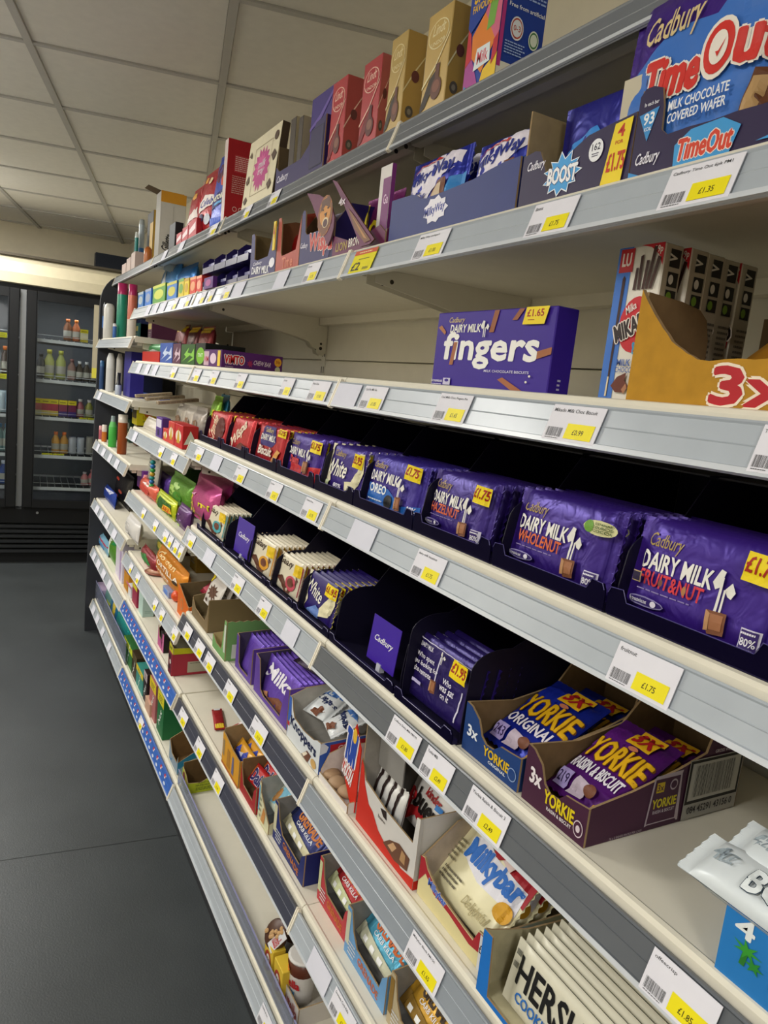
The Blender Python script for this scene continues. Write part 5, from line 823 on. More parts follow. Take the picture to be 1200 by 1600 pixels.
def gren(label, lab2, bay, ya, yb, col, packc, flowc, lc, d, n, hx_=.07, X=.036, fr_=None, word='GRENADE'):
    w = ya-yb
    T_('display_tray',label,bay,7,X,ya,yb,d,hx_,col,front=fr_ or [(0,1.3),(.1,1.3),(.18,.8),(.3,.5),(.85,.45),(.9,.8),(1,1.0)],side=[(0,1),(1,1.05)],leftside=[(0,1.3),(1,1.4)],inner='8f8c88',kind='card',prints={'front':[('t',word,.35,.16,.85,.36,lc,dict(bold=.03,rot=-6)),('r',.01,.3,.1,1.2,flowc),('l',.1,.1,.3,.5,'d8d8dc',4)]})
    for i in range(n):
        it = [('t',word,.25,.5,.9,.78,lc,dict(bold=.05)),('t','CARB KILLA',.3,.36,.8,.46,'e8e8ec',{})] + [('p',[(0,0),(1,0),(1,.2),(.5,.26),(0,.34)],flowc),('r',.2,.06,.3,.18,'f2f2f2'),('r',.4,.05,.5,.17,'f2f2f2'),('r',.6,.05,.7,.17,'f2f2f2')]
        pack('protein_bar',f'{lab2}, {ORD[i+1]} from the front of its tray',w-.008,.072,.022,packc,it,(X+.018+.031*i,(ya+yb)/2,z7+.036+.004*i),lean=math.radians(-46),rz=RZ+.03*((i%3)-1),seed=150+i+int(ya*100),crimp='x',p=3,cat='bar')
gren('navy and cream tray of navy protein bars','navy protein bar with orange lettering',1,.226,.05,'1f2a6c','1c2560','cfc9a8','c8742c',.14,3)
gren('red and cream tray of red protein bars','red protein bar with orange lettering',0,.014,-.118,'b83840','a01c24','c8ccA0'.lower(),'c8742c',.14,4,X=.052)
gren('light blue tray of sky blue protein bars','sky blue protein bar with orange lettering',0,-.128,-.278,'6a9ccc','4a9ab8','c8c8b0','c8642c',.15,5,X=.044)
gren('cream and brown tray of gold protein bars at the frame edge','gold protein bar with dark lettering',0,-.288,-.42,'b8a888','c0922c','8a6a2c','3a2a1c',.15,4,X=.044)
# ================================================================ BOTTOM SHELF, NEARER BAYS
z8 = SH[(0,8)][0]
for k in (0, 1, 3):      # clear riser behind the price strip
    t = thing('shelf_riser',f'low clear plastic riser behind the bottom strip of the {WHERE[k]}','shelf riser',(0,k-.5,0),group='clear risers'); b = MB(); hh = .05 if k != 3 else .10
    b.box(.020,.0215,-.496,.496,z8,z8+hh,M('c4cbe0','clear')); b.box(.0195,.0222,-.496,.496,z8+hh,z8+hh+.003,M('8f90b8','plastic')); b.build('riser_panel', t)
def tub(label, X, y, z, h, r, bands, lid, name='spread_cup', deco=None, tilt=0):
    t = thing(name, label, 'cup', (X, y, z), RZ, lean=tilt); b = MB(); prof = [(r*.8,0)]; ms = []
    for f, c in bands: prof.append((r*(.8+.2*f), h*f)); ms.append(M(c,'shiny'))
    b.lathe(prof,None,18,mats=ms); b.build('cup', t, True); b = MB(); b.lathe([(r*1.04,h),(r*1.06,h+.003),(r*.9,h+.005)],M(lid,'shiny'),18); b.build('lid', t)
    if deco:
        b = MB(); printed(b,deco,r*2,h,lambda x,y_,o:(r*1.01*math.sin((x-r)/r*1.2),-(r*(.8+.2*y_/h)+.001+o)*math.cos((x-r)/r*1.2),y_)); b.build('printed_design', t)
    return t
wt_ = T_('display_tray','white stepped card tray holding hazelnut spread cups',1,8,.040,.155,.02,.16,.045,'cfc8c0',front=[(0,.6),(.3,.6),(.35,1),(1,1)],side=[(0,1),(.4,1.0),(.45,1.6),(1,1.7)],inner='c8c2b8',kind='card',prints={'front':[('t','nutella',.4,.2,.95,.8,'9a3a30',dict(bold=.03))]})
tub('hazelnut spread and biscuit cup with red lettering standing in the white tray',.075,.09,z8+.004,.10,.032,[(.3,'e0dcd8'),(.68,'e0dcd8'),(1,'5a2a18')],'d8d4d0',deco=[('t','nutella',.12,.42,.9,.6,'b8242a',dict(bold=.05)),('t','&GO!',.35,.22,.75,.36,'2f8ac0',dict(bold=.03,shear=.2)),('p',[(.05,.02),(.4,.05),(.3,.3),(.05,.35)],'a83a3a'),('e',.35,.8,.2,.1,'c8742c')])
tub('brown and silver spread cup with hazelnut picture lid leaning at the tray end',.085,.198,z8+.02,.085,.03,[(.5,'8a8a90'),(.8,'3a2420'),(1,'c8c8cc')],'4a2418',deco=[('r',.2,.1,.8,.6,'c8ccd4'),('t','dippy',.25,.3,.7,.46,'b0343c',dict(rot=60))],tilt=-.2)
t = thing('spread_cup','round lidded cup picturing hazelnuts lying against the brown spread cup','cup',(.055,.185,z8+.085),RZ,lean=.9,roll=.3)
b = MB(); b.lathe([(.026,0),(.031,.003),(.031,.012),(.028,.014)],M('4a2a1c','shiny'),20); b.build('lid', t, True)
b = MB(); rr = random.Random(2)
for k in range(12): cx, cy = rr.uniform(-.02,.012), rr.uniform(-.018,.02); b.lathe([(.0045,.014),(.005,.016),(.002,.018)],M('c8a070','shiny'),8,cx,cy)
b.build('hazelnut_picture', t); b = MB(); b.box(.006,.03,-.024,.024,.0142,.0152,M('cfd0d4','shiny')); printed(b,[('t','nutella',.1,.2,.9,.8,'b8242a',dict(rot=0))],.024,.04,lambda x,y,o:(.006+x,-.02+y,.0156+o)); b.build('printed_design', t)
for i in range(3):
    carton('snack_carton',f'small yellow and red snack carton, {["farthest","middle","nearest"][i]} behind the clear riser',.05,.03,.075,'d8b83a',{'front':[('e',.5,.5,.35,.3,'a83a2c'),('e',.5,.5,.2,.2,'e8e0d0'),('t','GO',.35,.42,.65,.58,'5a2a1c',{})]},None,(.030,.175-.06*i,z8),cat='box') if i < 2 else None
T_('display_tray','blue edged brown open tray behind the lime green one',2,8,.03,1.17,1.05,.16,.07,'8a9aa8',front=[(0,1),(.3,.5),(.9,.5),(1,.9)],side=[(0,.6),(.3,1),(1,1.4)],leftside=[(0,1),(.5,1.6),(1,1.6)],inner='7a5c38',backcol=None,prints={'front':[('p',[(.1,.1),(.4,.3),(.3,.1)],'3a7ab8')],'right':[('p',[(0,0),(.0,.6),(.3,1),(1,1.4),(1,1.1),(.3,.7),(.06,.3)],'2a7aa8')]},kind='card')
T_('display_tray','lime green and yellow open tray with brown inside',1,8,.034,.998,.93,.13,.072,'b0bc2a',front=[(0,.8),(.6,.7),(1,.5)],side=[(0,.5),(.3,.45),(.6,.7),(1,.9)],leftside=[(0,1),(1,1.2)],inner='6a5232',kind='card',prints={'front':[('e',.3,.5,.2,.2,'8a2a3a'),('e',.75,.4,.15,.2,'c8a82c')],'right':[('t','PRODUCT OF TURKEY',.25,.42,.7,.5,'3a4a1c',{}),('t','HAZELNUT BARS',.2,.3,.72,.38,'3a4a1c',{}),('l',.2,.1,.7,.26,'4a5a20',3),('e',.85,.6,.07,.12,'6a7a2a'),('e',.9,.2,.06,.12,'a84a2c')]})
# ================================================================ THIRD AND FARTHEST BAYS
def bx(label, bay, lev, a, b_, t_, s, col, prints=None, mats=None, X=.03, cat='box', name='carton', **k):
    return sbox(name, label, bay, lev, a, b_, t_, s, col, prints, mats, X=X, cat=cat, **k)
def bag(label, bay, lev, a, b_, t_, col, items=None, X=.03, **k):
    return pouch(label, bay, lev, a, b_, t_, col, items, X=X, **k)
# farthest bay, second shelf: aerosols
cyl('black and blue slim spray can at the far end of its shelf',3,2,153,9,476,[(.3,1,'20242c','shiny'),(.62,1,'2f6ab0','shiny'),(.85,1,'1c2028','shiny'),(1,.6,'2a2c30','shiny')],name='spray_can',cat='can',X=-.006)
cyl('white domed deodorant can beside the black and blue one',3,2,170,17,473,[(.85,1,'dcdad6','shiny'),(.95,.85,'e4e2de','shiny'),(1,.5,'e4e2de','shiny')],name='spray_can',cat='can',X=-.002)
cyl('tall teal aerosol can with magenta cap',3,2,190,16,441,[(.8,1,'1f8a70','shiny'),(.81,.97,'a01f5a','shiny'),(1,.95,'b0245f','shiny')],name='spray_can',cat='can',X=.012)
cyl('tall white and red aerosol can with magenta cap',3,2,206,14,443,[(.35,1,'dcd0c4','shiny'),(.8,1,'c86a50','shiny'),(.81,.97,'a01f5a','shiny'),(1,.95,'a82058','shiny')],name='spray_can',cat='can',X=.02)
cyl('small blue tube between the deodorant can and the teal can',3,2,179,6,505,[(.8,1,'3a6ab0','shiny'),(1,.8,'d8d8dc','shiny')],name='toiletry_tube',cat='tube',X=-.006)
# farthest bay, third shelf
cyl('slim blue shaving can at the far end of the third shelf',3,3,157,7,563,[(.8,1,'2f4f80','shiny'),(1,.8,'3a6a9a','shiny')],name='spray_can',cat='can',X=-.008)
cyl('tall white lotion bottle with rounded top',3,3,172,13,551,[(.6,1,'dcdcda',F_),(.85,.95,'e4e4e2',F_),(1,.5,'dcdcda',F_)],X=-.004)
cyl('second white lotion bottle behind the black capped one',3,3,186,10,552,[(.85,1,'b8b4ac',F_),(1,.5,'a8a49c',F_)],X=.03)
cyl('short clear bottle with black cap',3,3,185,10,582,[(.45,1,'b8c0d0','shiny'),(.55,.6,'2a2c30','shiny'),(1,.6,'202226','shiny')],X=-.006)
bx('tall indigo toiletry carton beside the lotion bottles',3,3,192,202,549,210,'2a2480',X=.035,d=.06)
for i in range(4):
    bx(f'bright blue carton with a yellow dot, {["farthest","second","third","nearest"][i]} of four under the third shelf',2,4,206+12*i,217+12*i,585+2*i,222+12*i,'1f5ab8',{'front':[('e',.5,.82,.18,.05,'d8d02c'),('e',.5,.82,.08,.02,'2a4a80'),('p',[(0,0),(1,0),(.6,.4),(0,.5)],'3a78d0')]},X=.16,d=.03,h=.115)
for i,(a, y) in enumerate(((206,.0),(222,.0),(240,.0))):
    yy_ = yat(a+8,.03,SH[(2,4)][0]+.1); t = carton('slim_carton',f'slim cream carton lying aslant on the yellow box, {["farthest","middle","nearest"][i]} of three',.036,.15,.012,'a8967c',{'front':[('l',.1,.2,.9,.7,'7a6a58',1)],'right':[('l',.08,.2,.9,.7,'7a6a58',1)]},None,(.022,yy_-.01,SH[(2,4)][0]+.116),RZ,math.radians(9),None,'box')
bx('bright yellow open display carton on the third bay shelf',2,4,206,213,628,246,'e0d418',{'right':[('e',.55,.55,.2,.15,'d8702c'),('t','LOLLIES',.3,.3,.9,.45,'b8401c',{}),('l',.3,.12,.9,.24,'8a8a2c',2)],'front':[('r',.1,.3,.9,.95,'5a4a1c')]},{'front':'cfc01c'},X=.028)
bag('clear white sweet bag slumped in front of the yellow box',2,4,216,250,660,'d0c8bc',[('p',[(.3,.3),(.7,.7),(.9,.2)],'e0d8d0')],X=.02,t=.03,h=.05,lean=-25,kind='shiny')
bx('purple and white small sweet carton',2,4,243,252,650,258,'5a3a8a',{'front':[('r',.1,.5,.9,.9,'d8d0e0'),('r',.3,.1,.6,.4,'2a1c50')]},X=.022,d=.03,cat='sweet carton')
for i,(a,b_,t_) in enumerate(((254,262,668),(262,271,657),(272,284,661))):
    bx(f'red and white sweet carton, {["farthest","middle","nearest"][i]} in front of the foil bags',2,4,a,b_,t_,b_+10,['c83a3a','c8443c','c0242c'][i],{'front':[('e',.5,.5,.35,.25,'e8dcc8'),('p',[(.3,.2),(.5,.9),(.7,.2)],'c8a02c')],'right':[('p',[(.1,.2),(.5,.8),(.9,.3)],'d8d4d0')]},X=.02,d=.05,cat='sweet carton')
for i in range(3):
    bag(f'silver and clear foil sweet bag, {["farthest","middle","nearest"][i]} of three above the red cartons',2,4,264+13*i,279+13*i,628+3*i,['b0a89c','c0b8ac','a8a098'][i],[('e',.5,.4,.3,.25,'7a5a40')],X=.08,t=.035,wr=3)
bag('lime green sweet bag beside the red tablets',2,4,313,324,617,'86b82c',[('p',[(.2,.2),(.5,.7),(.8,.3)],'b8d84a')],X=.07,t=.03)
bag('bright blue sweet bag beside the red tablets',2,4,322,334,615,'2a86b0',[('p',[(.2,.2),(.5,.7),(.8,.3)],'4ab0d0')],X=.09,t=.03)
# farthest bay, fourth shelf: toiletries
for i,(px,pw_,t_,bands,lab,nm,ct) in enumerate(((155,8,663,[(.7,1,'b85a6a',F_),(1,.9,'d89a9a',F_)],'small pink bottle at the far end of the toiletries shelf','bottle','bottle'),(163,8,664,[(.6,1,'d87a2c',F_),(1,.95,'e8dcd0',F_)],'white and orange tube between pink and green bottles','toiletry_tube','tube'),(176,13,650,[(.65,1,'4ab84a','shiny'),(.82,.6,'6ac86a','shiny'),(1,.45,'8a9a98','shiny')],'clear green soap bottle with pump top','bottle','bottle'),(191,15,648,[(.8,1,'9a4a1c','shiny'),(.81,1,'d8d0c4',F_),(1,.98,'d8d0c4',F_)],'large amber bottle with broad white cap','bottle','bottle'))):
    cyl(lab,3,4,px,pw_,t_,bands,name=nm,cat=ct,X=.0)
# third bay, fifth shelf: sweet bags
bag('salmon orange sweet bag with clear window',2,5,210,233,744,'d8604a',[('e',.5,.4,.3,.3,'b83a30'),('p',[(.3,.8),(.6,.98),(.7,.75)],'e8e0dc'),('p',[(.1,.1),(.3,.3),(.2,.05)],'e8a080')],X=.02,t=.05)
bag('lime and yellow gummy bag with dark green centre',2,5,236,262,764,'b8c41c',[('p',[(.2,.1),(.95,.15),(.9,.75),(.3,.8)],'2a5a1c'),('t','JUICE',.05,.1,.2,.9,'3a6a1c',dict(rot=90)),('p',[(.55,.2),(.95,.3),(.9,.6),(.6,.55)],'e0b81c'),('t','ZEE',.6,.32,.92,.52,'c8301c',dict(bold=.04))],X=.018,t=.04)
bag('crinkled green candy bag behind the gummy bag',2,5,254,284,735,'6aa03a',[('e',.3,.5,.15,.15,'a8c86a'),('e',.6,.4,.2,.15,'4a8a2c'),('e',.5,.7,.15,.1,'b8d88a')],X=.08,t=.05,wr=3)
bag('shiny purple sweet bag top between salmon and green bags',2,5,236,254,733,'6a4aa8',None,X=.10,t=.04,wr=3)
bag('lilac and purple dotted sweet bag beside the pink one',2,5,268,284,785,'5a2a6a',[('e',.3,.3,.06,.03,'b08ac8'),('e',.6,.4,.06,.03,'b08ac8'),('e',.4,.6,.06,.03,'b08ac8'),('p',[(0,0),(.2,0),(.15,.5),(0,.5)],'a8c86a')],X=.02,t=.035)
bag('large crumpled pink sweet bag with yellow lettering, nearer of two',1,5,287,318,752,'c04a86',[('t','mil',.55,.42,1.0,.55,'e0d41c',dict(bold=.04,out='2a1020',ow=.05)),('t','EXTRA SOUR',.05,.3,.4,.5,'e0d41c',dict(rot=-35)),('t','FRUIT',.1,.1,.4,.18,'e0d41c',dict(rot=-30)),('p',[(.1,.6),(.4,.7),(.3,.6)],'e8a8c8')],X=.022,t=.06,wr=3,h=.125)
bag('second pink sweet bag behind the nearer one',1,5,295,340,747,'b03a7a',[('e',.3,.6,.1,.06,'d8a8c0')],X=.10,t=.05,wr=3,h=.13)
# farthest bay, fifth shelf and hanging items below the fourth
bag('cobalt blue sachet pack on the farthest bay shelf',3,5,157,173,755,'2040a0',[('p',[(.1,.8),(.8,.95),(.7,.7)],'c8c8d8')],X=.03,t=.03)
bag('tall black snack pack with small red print',3,5,172,192,728,'1c1a20',[('e',.3,.7,.12,.05,'a83a2c'),('e',.6,.4,.12,.05,'a84a3c'),('e',.4,.2,.1,.04,'a83a2c')],X=.08,t=.05)
bag('white crinkled bag leaning out at the bay joint',3,5,188,204,800,'d8d4d0',[('e',.4,.6,.2,.1,'b8b4b0'),('e',.5,.2,.2,.1,'c4c0bc')],X=-.004,t=.05,wr=4,kind='shiny')
cyl('pink bottle behind the fourth shelf strip',2,5,209,8,728,[(.8,1,'d86a7a',F_),(1,.7,'e89aa0',F_)],X=.05)
bx('purple carton beside the pink bottle',2,5,214,222,730,226,'6a2f8a',X=.05,d=.04)
bag('silver mesh bag of coins hanging near the beads',2,5,222,236,702,'a8a498',[('l',.1,.1,.9,.9,'7a766c',10)],X=.06,t=.03,kind='shiny',wr=3)
t = thing('bead_string','string of teal, green and gold sweets beads','sweet beads',(.045,yat(238,.045,SH[(2,5)][0]+.1),SH[(2,5)][0]+.008),RZ)
for k in range(9):
    b = MB(); c = ['1f8a8a','2a6ab0','2f9a4a','c8a02c'][k%4]; r_ = .011; z_ = .14-.0155*k; b.lathe([(.003,z_-r_*.8),(r_*.8,z_-r_*.5),(r_,z_),(r_*.8,z_+r_*.5),(.003,z_+r_*.8)],M(c,'shiny'),10,.004*math.sin(k),0); b.build('bead', t, True)
# third bay, sixth shelf
bag('dark red and green party snack bag',2,6,213,233,850,'8a2430',[('p',[(.1,.5),(.5,.8),(.9,.4),(.5,.2)],'2f7a3a'),('p',[(.1,.1),(.5,.2),(.9,.05)],'c8302c')],X=.02,t=.045)
bag('orange sharing bag of chews with white lettering',2,6,232,272,850,'d8861c',[('t','Golden',.15,.75,.75,.9,'f0d8a0',{}),('t','TORTILLA',.1,.5,.9,.66,'f2e8d8',dict(bold=.02)),('t','crisps',.2,.3,.7,.42,'f2e8d8',{}),('e',.5,.1,.15,.07,'8ab03a'),('e',.85,.5,.06,.06,'3a2a1c')],X=.03,t=.06)
bag('olive and green sweets bag behind the orange bag',2,6,236,262,832,'5a7a2c',[('e',.4,.6,.2,.15,'b8a83a')],X=.10,t=.05)
t = thing('snack_plate','flat round clear plate of brown sweets','plate',(.065,yat(250,.065,SH[(2,6)][0]),SH[(2,6)][0]),RZ); b = MB(); b.lathe([(.04,0),(.055,.006),(.058,.01),(.05,.011)],M('8a4a34','shiny'),24); b.build('dish', t, True); b = MB(); b.lathe([(.05,.0112),(.03,.018),(.004,.02)],M('b88a70','shiny'),24); b.build('cover', t, True)
t = thing('chocolate_orange','small orange ball sweet on the third bay shelf','sweet',(.05,yat(277,.05,SH[(2,6)][0]+.02),SH[(2,6)][0]),RZ); b = MB(); b.lathe([(.004,0),(.014,.004),(.0205,.014),(.0205,.024),(.014,.035),(.003,.038)],M('d8501c','shiny'),18); b.build('ball', t, True); b = MB(); b.lathe([(.002,.038),(.0025,.044),(.001,.046)],M('3a6a2c','shiny'),8); b.build('stalk', t)
for i in range(7):
    pack('sweet_bag',f'dark red sweet sachet, {ORD[i+1]} from the front of the row behind the orange tray',.10,.045,.022,['a82040','b82a3a'][i%2],[('p',[(.1,.3),(.5,.8),(.8,.3)],'d86a7a')],(.09+.03*i,1.09-.012*i,SH[(2,6)][0]+.075),lean=math.radians(-50),seed=200+i,crimp='x',p=3)
zc = SH[(2,6)][0]
sbox('sweet_carton','narrow blue and white sweet carton beside the orange tray',2,6,254,263,914,270,'8a94b8',X=.028,d=.08,prints={'front':[('e',.5,.8,.3,.12,'3a90e0'),('r',.2,.1,.8,.6,'4a70c0')]})
T_('display_tray','bright orange tray with kraft lining at the end of the third bay shelf',2,6,.026,1.165,1.022,.16,.095,'d8681c',front=[(0,1.0),(.1,1),(.9,.62),(1,.6)],side=[(0,.6),(.5,1),(1,1)],leftside=[(0,1),(1,1.1)],inner='7d6c4c',prints={'front':[('e',.4,.45,.14,.2,'b8885a'),('e',.4,.45,.1,.14,'d8681c')],'right':[('e',.3,.3,.14,.1,'b8441c')]})
# farthest bay, sixth shelf
bag('pale blue and red chocolate pouch at the far end',3,6,149,163,828,'8ac0dc',[('r',0,.6,1,.72,'b03050'),('e',.5,.3,.3,.15,'3a80c0')],X=.02,t=.03)
bag('green and white tissue pack standing beside the pouch',3,6,163,180,838,'5a9a2c',[('p',[(0,.0),(.3,.3),(.2,.9),(0,1)],'d8dcd0'),('p',[(.3,.8),(.7,1),(.3,1)],'1f8a4a')],X=.03,t=.03)
bx('tall white and lilac carton at the bay joint',3,6,180,190,848,196,'d8d0e0',{'front':[('r',.6,0,.8,1,'b8a0c8')]},X=.03,d=.08)
# third bay, seventh shelf
S7c = [('orange and navy sweet carton low on the seventh shelf',193,200,880,'c8861c','2a3070'),('white and pink banded tub',197,204,906,'d8d8dc','c86a8a'),('maroon box with yellow top band',206,213,908,'982a48','d8c82c')]
for lab,a,b_,t_,c,c2 in S7c: bx(lab,2,7,a,b_,t_,b_+4,c,{'front':[('r',0,.78,1,1,c2)]},X=.028,d=.06)
bx('large pale mint carton in the middle of the third bay',2,7,216,222,917,240,'b4ccc4',{'right':[('l',.2,.1,.8,.2,'94b0a8',2)]},X=.03,h=.13)
T_('display_tray','pink and black torn edge carton on the seventh shelf',2,7,.03,1.44,1.36,.14,.12,'b8508a',front=[(0,.6),(.3,.3),(.6,.25),(1,.5)],side=[(0,.5),(.2,.8),(1,1)],inner='2c1c18')
bx('black and pink slim carton beside the torn pink one',2,7,250,255,985,260,'201818',{'front':[('r',.6,0,1,1,'c86a9a')]},X=.03,d=.08)
X_, yc, z, w_, _ = slot(2,7,258,263,None,.026); rc = carton('sweet_carton','large rose red carton with pale rectangular panel and black patterned front',.05,.20,.075,'a83040',{'right':[('r',.26,.12,.98,.62,'b0ac98'),('l',.3,.5,.6,.58,'7a7668',1),('t','Jelly',.62,.74,.8,.9,'6a1828',dict(shear=.2))],'front':[('e',.3,.3,.2,.1,'1c1414'),('e',.6,.6,.2,.1,'d8d0c8'),('e',.4,.8,.2,.1,'1c1414')]},{'front':'6a2030'},(.012,1.16,z))
T_('display_tray','yellow patterned tray standing on the rose red carton',2,7,.014,1.187,1.133,.19,.035,'c8c41c',dy=.0755,front=[(0,.8),(1,.6)],side=[(0,.6),(.5,.5),(1,.9)],leftside=[(0,1),(1,1.3)],inner='8a8670',kind='card',prints={'front':[('e',.3,.4,.08,.15,'2a2c18'),('e',.6,.4,.08,.15,'2a2c18')]})
# third bay, bottom shelf
for lab,a,b_,t_,c,c2,s in (('green gift bag with a dark side and yellow band',193,206,992,'2f6a34','c8d42c',212),('dark brown carton behind the green bag',205,212,1015,'3a2c18','5a4a2c',222),('teal carton with yellow top band',212,222,1035,'3a8a80','e0c81c',228),('dark carton with pale stripe',223,228,1045,'2a1c20','b8a8b0',234),('rose pink carton with yellow top band',232,241,1054,'b06a6a','e0c81c',246),('bottle green carton with yellow top band',244,253,1073,'1f6a3a','d8cc1c',276)):
    bx(lab,2,8,a,b_,t_,s,c,{'front':[('r',0,.72,1,1,c2),('l',.2,.76,.8,.92,'4a4a20',3),('t','Nut',.15,.35,.85,.5,'e0e8e0',dict(rot=60))]},X=.032,d=.07 if s<270 else .12)
bx('small pale pink carton low beside the rose carton',2,8,226,233,1098,238,'c8a088',X=.024,d=.03,h=.05)
# farthest bay, bottom shelf
bx('pale lilac tall carton behind the clear riser',3,8,148,158,902,164,'b8a4c0',X=.03,d=.06)
bag('sea green and yellow packet behind the clear riser',3,8,158,168,912,'6a9a94',[('r',.5,.0,.9,.6,'b8b84a')],X=.03,t=.03)
bag('turquoise packet beside the sea green one',3,8,166,174,918,'2a7aa8',[('r',.6,.0,.9,.8,'c8b03a')],X=.03,t=.03)
bag('large teal gift bag with orange flower',3,8,174,192,942,'1f9a94',[('e',.5,.3,.15,.1,'d8a02c'),('e',.5,.3,.07,.05,'c8501c')],X=.04,t=.05)
# ================================================================ DRINKS IN THE FRIDGE
def fxy(px, z, Y=4.62): return xat(px, Y, z), Y
def drink(label, px, sh, h, r, kind, c1, c2='d8d8d8', Y=4.60, left=False):
    z = FZ[sh]; X_, Y_ = fxy(px, z+h/2, Y)
    if kind == 'bottle': prof = [(r*.9,0),(r,.01),(r,h*.18),(r*1.01,h*.19),(r*1.01,h*.45),(r,h*.46),(r,h*.62),(r*.4,h*.84),(r*.4,h*.86),(r*.5,h*.87),(r*.5,h)]; cols = [(c1,'shiny')]*3+[('b0aea4','card')]*2+[(c1,'shiny')]*3+[(c2,'shiny')]*3; cols = cols[:10]+[]; cols = (cols+[(c2,'shiny')]*10)[:len(prof)-1]; cols.insert(0, cols[0]); cols = cols[1:]
    elif kind == 'can': prof = [(r*.85,0),(r,.006),(r,h*.9),(r*.82,h),(r*.78,h*.99)]; cols = [(c1,'shiny'),(c1,'shiny'),(c1,'shiny'),(c2,'metal')]
    if kind == 'carton':
        return carton('drink_carton',label,r*2,r*1.6,h,c1,{'front':[('r',0,.72,1,1,'d8c81c'),('l',.15,.78,.85,.9,'6a5a1c',1),('r',0,0,1,.3,c2)]},None,(X_,Y_-r,z),0,cat='drink')
    o = bottle('drink_'+kind,label,prof,cols,(X_,Y_,z),'drink',12); 
    return o
FD = [
 ('amber bottle on the top fridge shelf',106,0,.15,.028,'bottle','7a4a2c','b8642c'),('orange capped juice bottle on the top fridge shelf',119,0,.15,.026,'bottle','a8603a','d87a2c'),('pale yellow carton on the top fridge shelf',131,0,.09,.026,'carton','c8c0a0','b8a83a'),
 ('dark bottle at the hinge side of the second fridge shelf',64,1,.17,.028,'bottle','4a4a4c','2a2a2c'),('yellow green squash bottle, farther from the gondola',77,1,.20,.033,'bottle','b0b46a','c8c04a'),('yellow green squash bottle, nearer the gondola',95,1,.20,.033,'bottle','a8b064','b8bc4a'),('dusky pink bottle next to the squash bottles',112,1,.15,.028,'bottle','8a6a60','8a5a5a'),
 ('white capped dark drink, farthest left of three jars',124,1,.14,.024,'bottle','4a4034','e0e0e0'),('white capped dark drink, middle of three jars',135,1,.14,.024,'bottle','4a4034','e0e0e0'),('white capped dark drink, nearest the gondola end',146,1,.14,.024,'bottle','4a4034','b8a8c0'),
 ('yellow topped rose juice carton at the hinge side',58,2,.115,.028,'carton','a85a5a','b8b48a'),('yellow topped red juice carton second from the hinge',71,2,.115,.028,'carton','a83a4a','c8b86a'),('yellow topped crimson juice carton in the middle',84,2,.115,.028,'carton','a8304a','c8b04a'),('yellow topped red and purple juice carton',98,2,.115,.028,'carton','8a3050','3a2a7a'),('yellow topped purple juice carton beside the bottles',112,2,.115,.028,'carton','7a2a4a','3a2a7a'),
 ('pink smoothie bottle with white cap',125,2,.13,.027,'bottle','a05a64','e0dcd8'),('green and amber smoothie bottle with white cap',139,2,.13,.027,'bottle','8a8a3a','e0dcd8'),
 ('orange juice bottle, farther of the pair',87,3,.155,.028,'bottle','c8923a','e0702c'),('orange juice bottle, nearer of the pair',100,3,.155,.028,'bottle','c8923a','e0702c'),('silver and blue can, farther of the pair',113,3,.125,.026,'can','b8bcc4','4a5a9a'),('silver and blue can, nearer of the pair',126,3,.125,.026,'can','b4bac4','4a5a9a'),('grey milk shake can beside the gondola end',140,3,.135,.027,'can','9a968c','3a3634'),
 ('clear pink bottle low in the fridge',132,4,.10,.026,'bottle','c07a7a','c8c8c8'),('pink bottle low in the fridge by the gondola end',144,4,.12,.027,'bottle','c86a70','d88a8a'),
 ('orange capped cola bottle behind the partly seen door',8,1,.19,.03,'bottle','3a2a24','d8742c'),('clear bottle behind the partly seen door',-3,1,.19,.03,'bottle','8a8c90','2a2a2c'),
 ('white and green can, farther one behind the partly seen door',3,2,.15,.027,'can','b8c8d0','3a80b0'),('white and blue can, nearer one behind the partly seen door',14,2,.15,.027,'can','a8c4d8','2a50a0'),
 ('clear water bottle with blue label, farther',-1,3,.19,.031,'bottle','6a8a8a','3a80b0'),('clear water bottle with blue label, nearer',11,3,.19,.031,'bottle','7a9494','3a80b0'),
 ('blue drink pack low behind the partly seen door',6,4,.16,.034,'bottle','2a4a90','c8d0e0')]
for a in FD: drink(*a)
for i,(px0,px1,sh) in enumerate(((65,82,3),(83,100,3),(124,136,2),(137,148,2),(-6,11,0),(-6,11,1))):
    z = FZ[sh]; x0 = xat(px0,4.535,z-.02); x1 = xat(px1,4.535,z-.02)
    b = MB(); b.box(x0,x1,0,.002,-.03,.004,M('d8d41c','card')); printed(b,[('l',.1,.2,.9,.8,'8a8a1c',2)],x1-x0,.034,lambda x,y,o:(x0+x,-o,-.03+y)); o = b.build('price_tag',None,loc=(0,4.532 if sh!=9 else 0,z)); tag(o,['yellow price tag under the orange juice, farther one','yellow price tag under the orange juice, nearer one','yellow price tag under the pink smoothie','yellow price tag under the green smoothie','yellow price tag on the partly seen top fridge shelf','yellow price tag on the partly seen second fridge shelf'][i],'price tag')
for s in (-1, 1):
    ld = bpy.data.lights.new('fridge_lamp','AREA'); ld.shape = 'RECTANGLE'; ld.size = .5; ld.size_y = .1; ld.energy = 2.2; ld.color = (.95,.98,1)
    lo = bpy.data.objects.new('fridge_lamp', ld); C.objects.link(lo); lo.location = (-.312+s*.34, 4.60, 1.85); lo.rotation_euler = (math.radians(12),0,0)
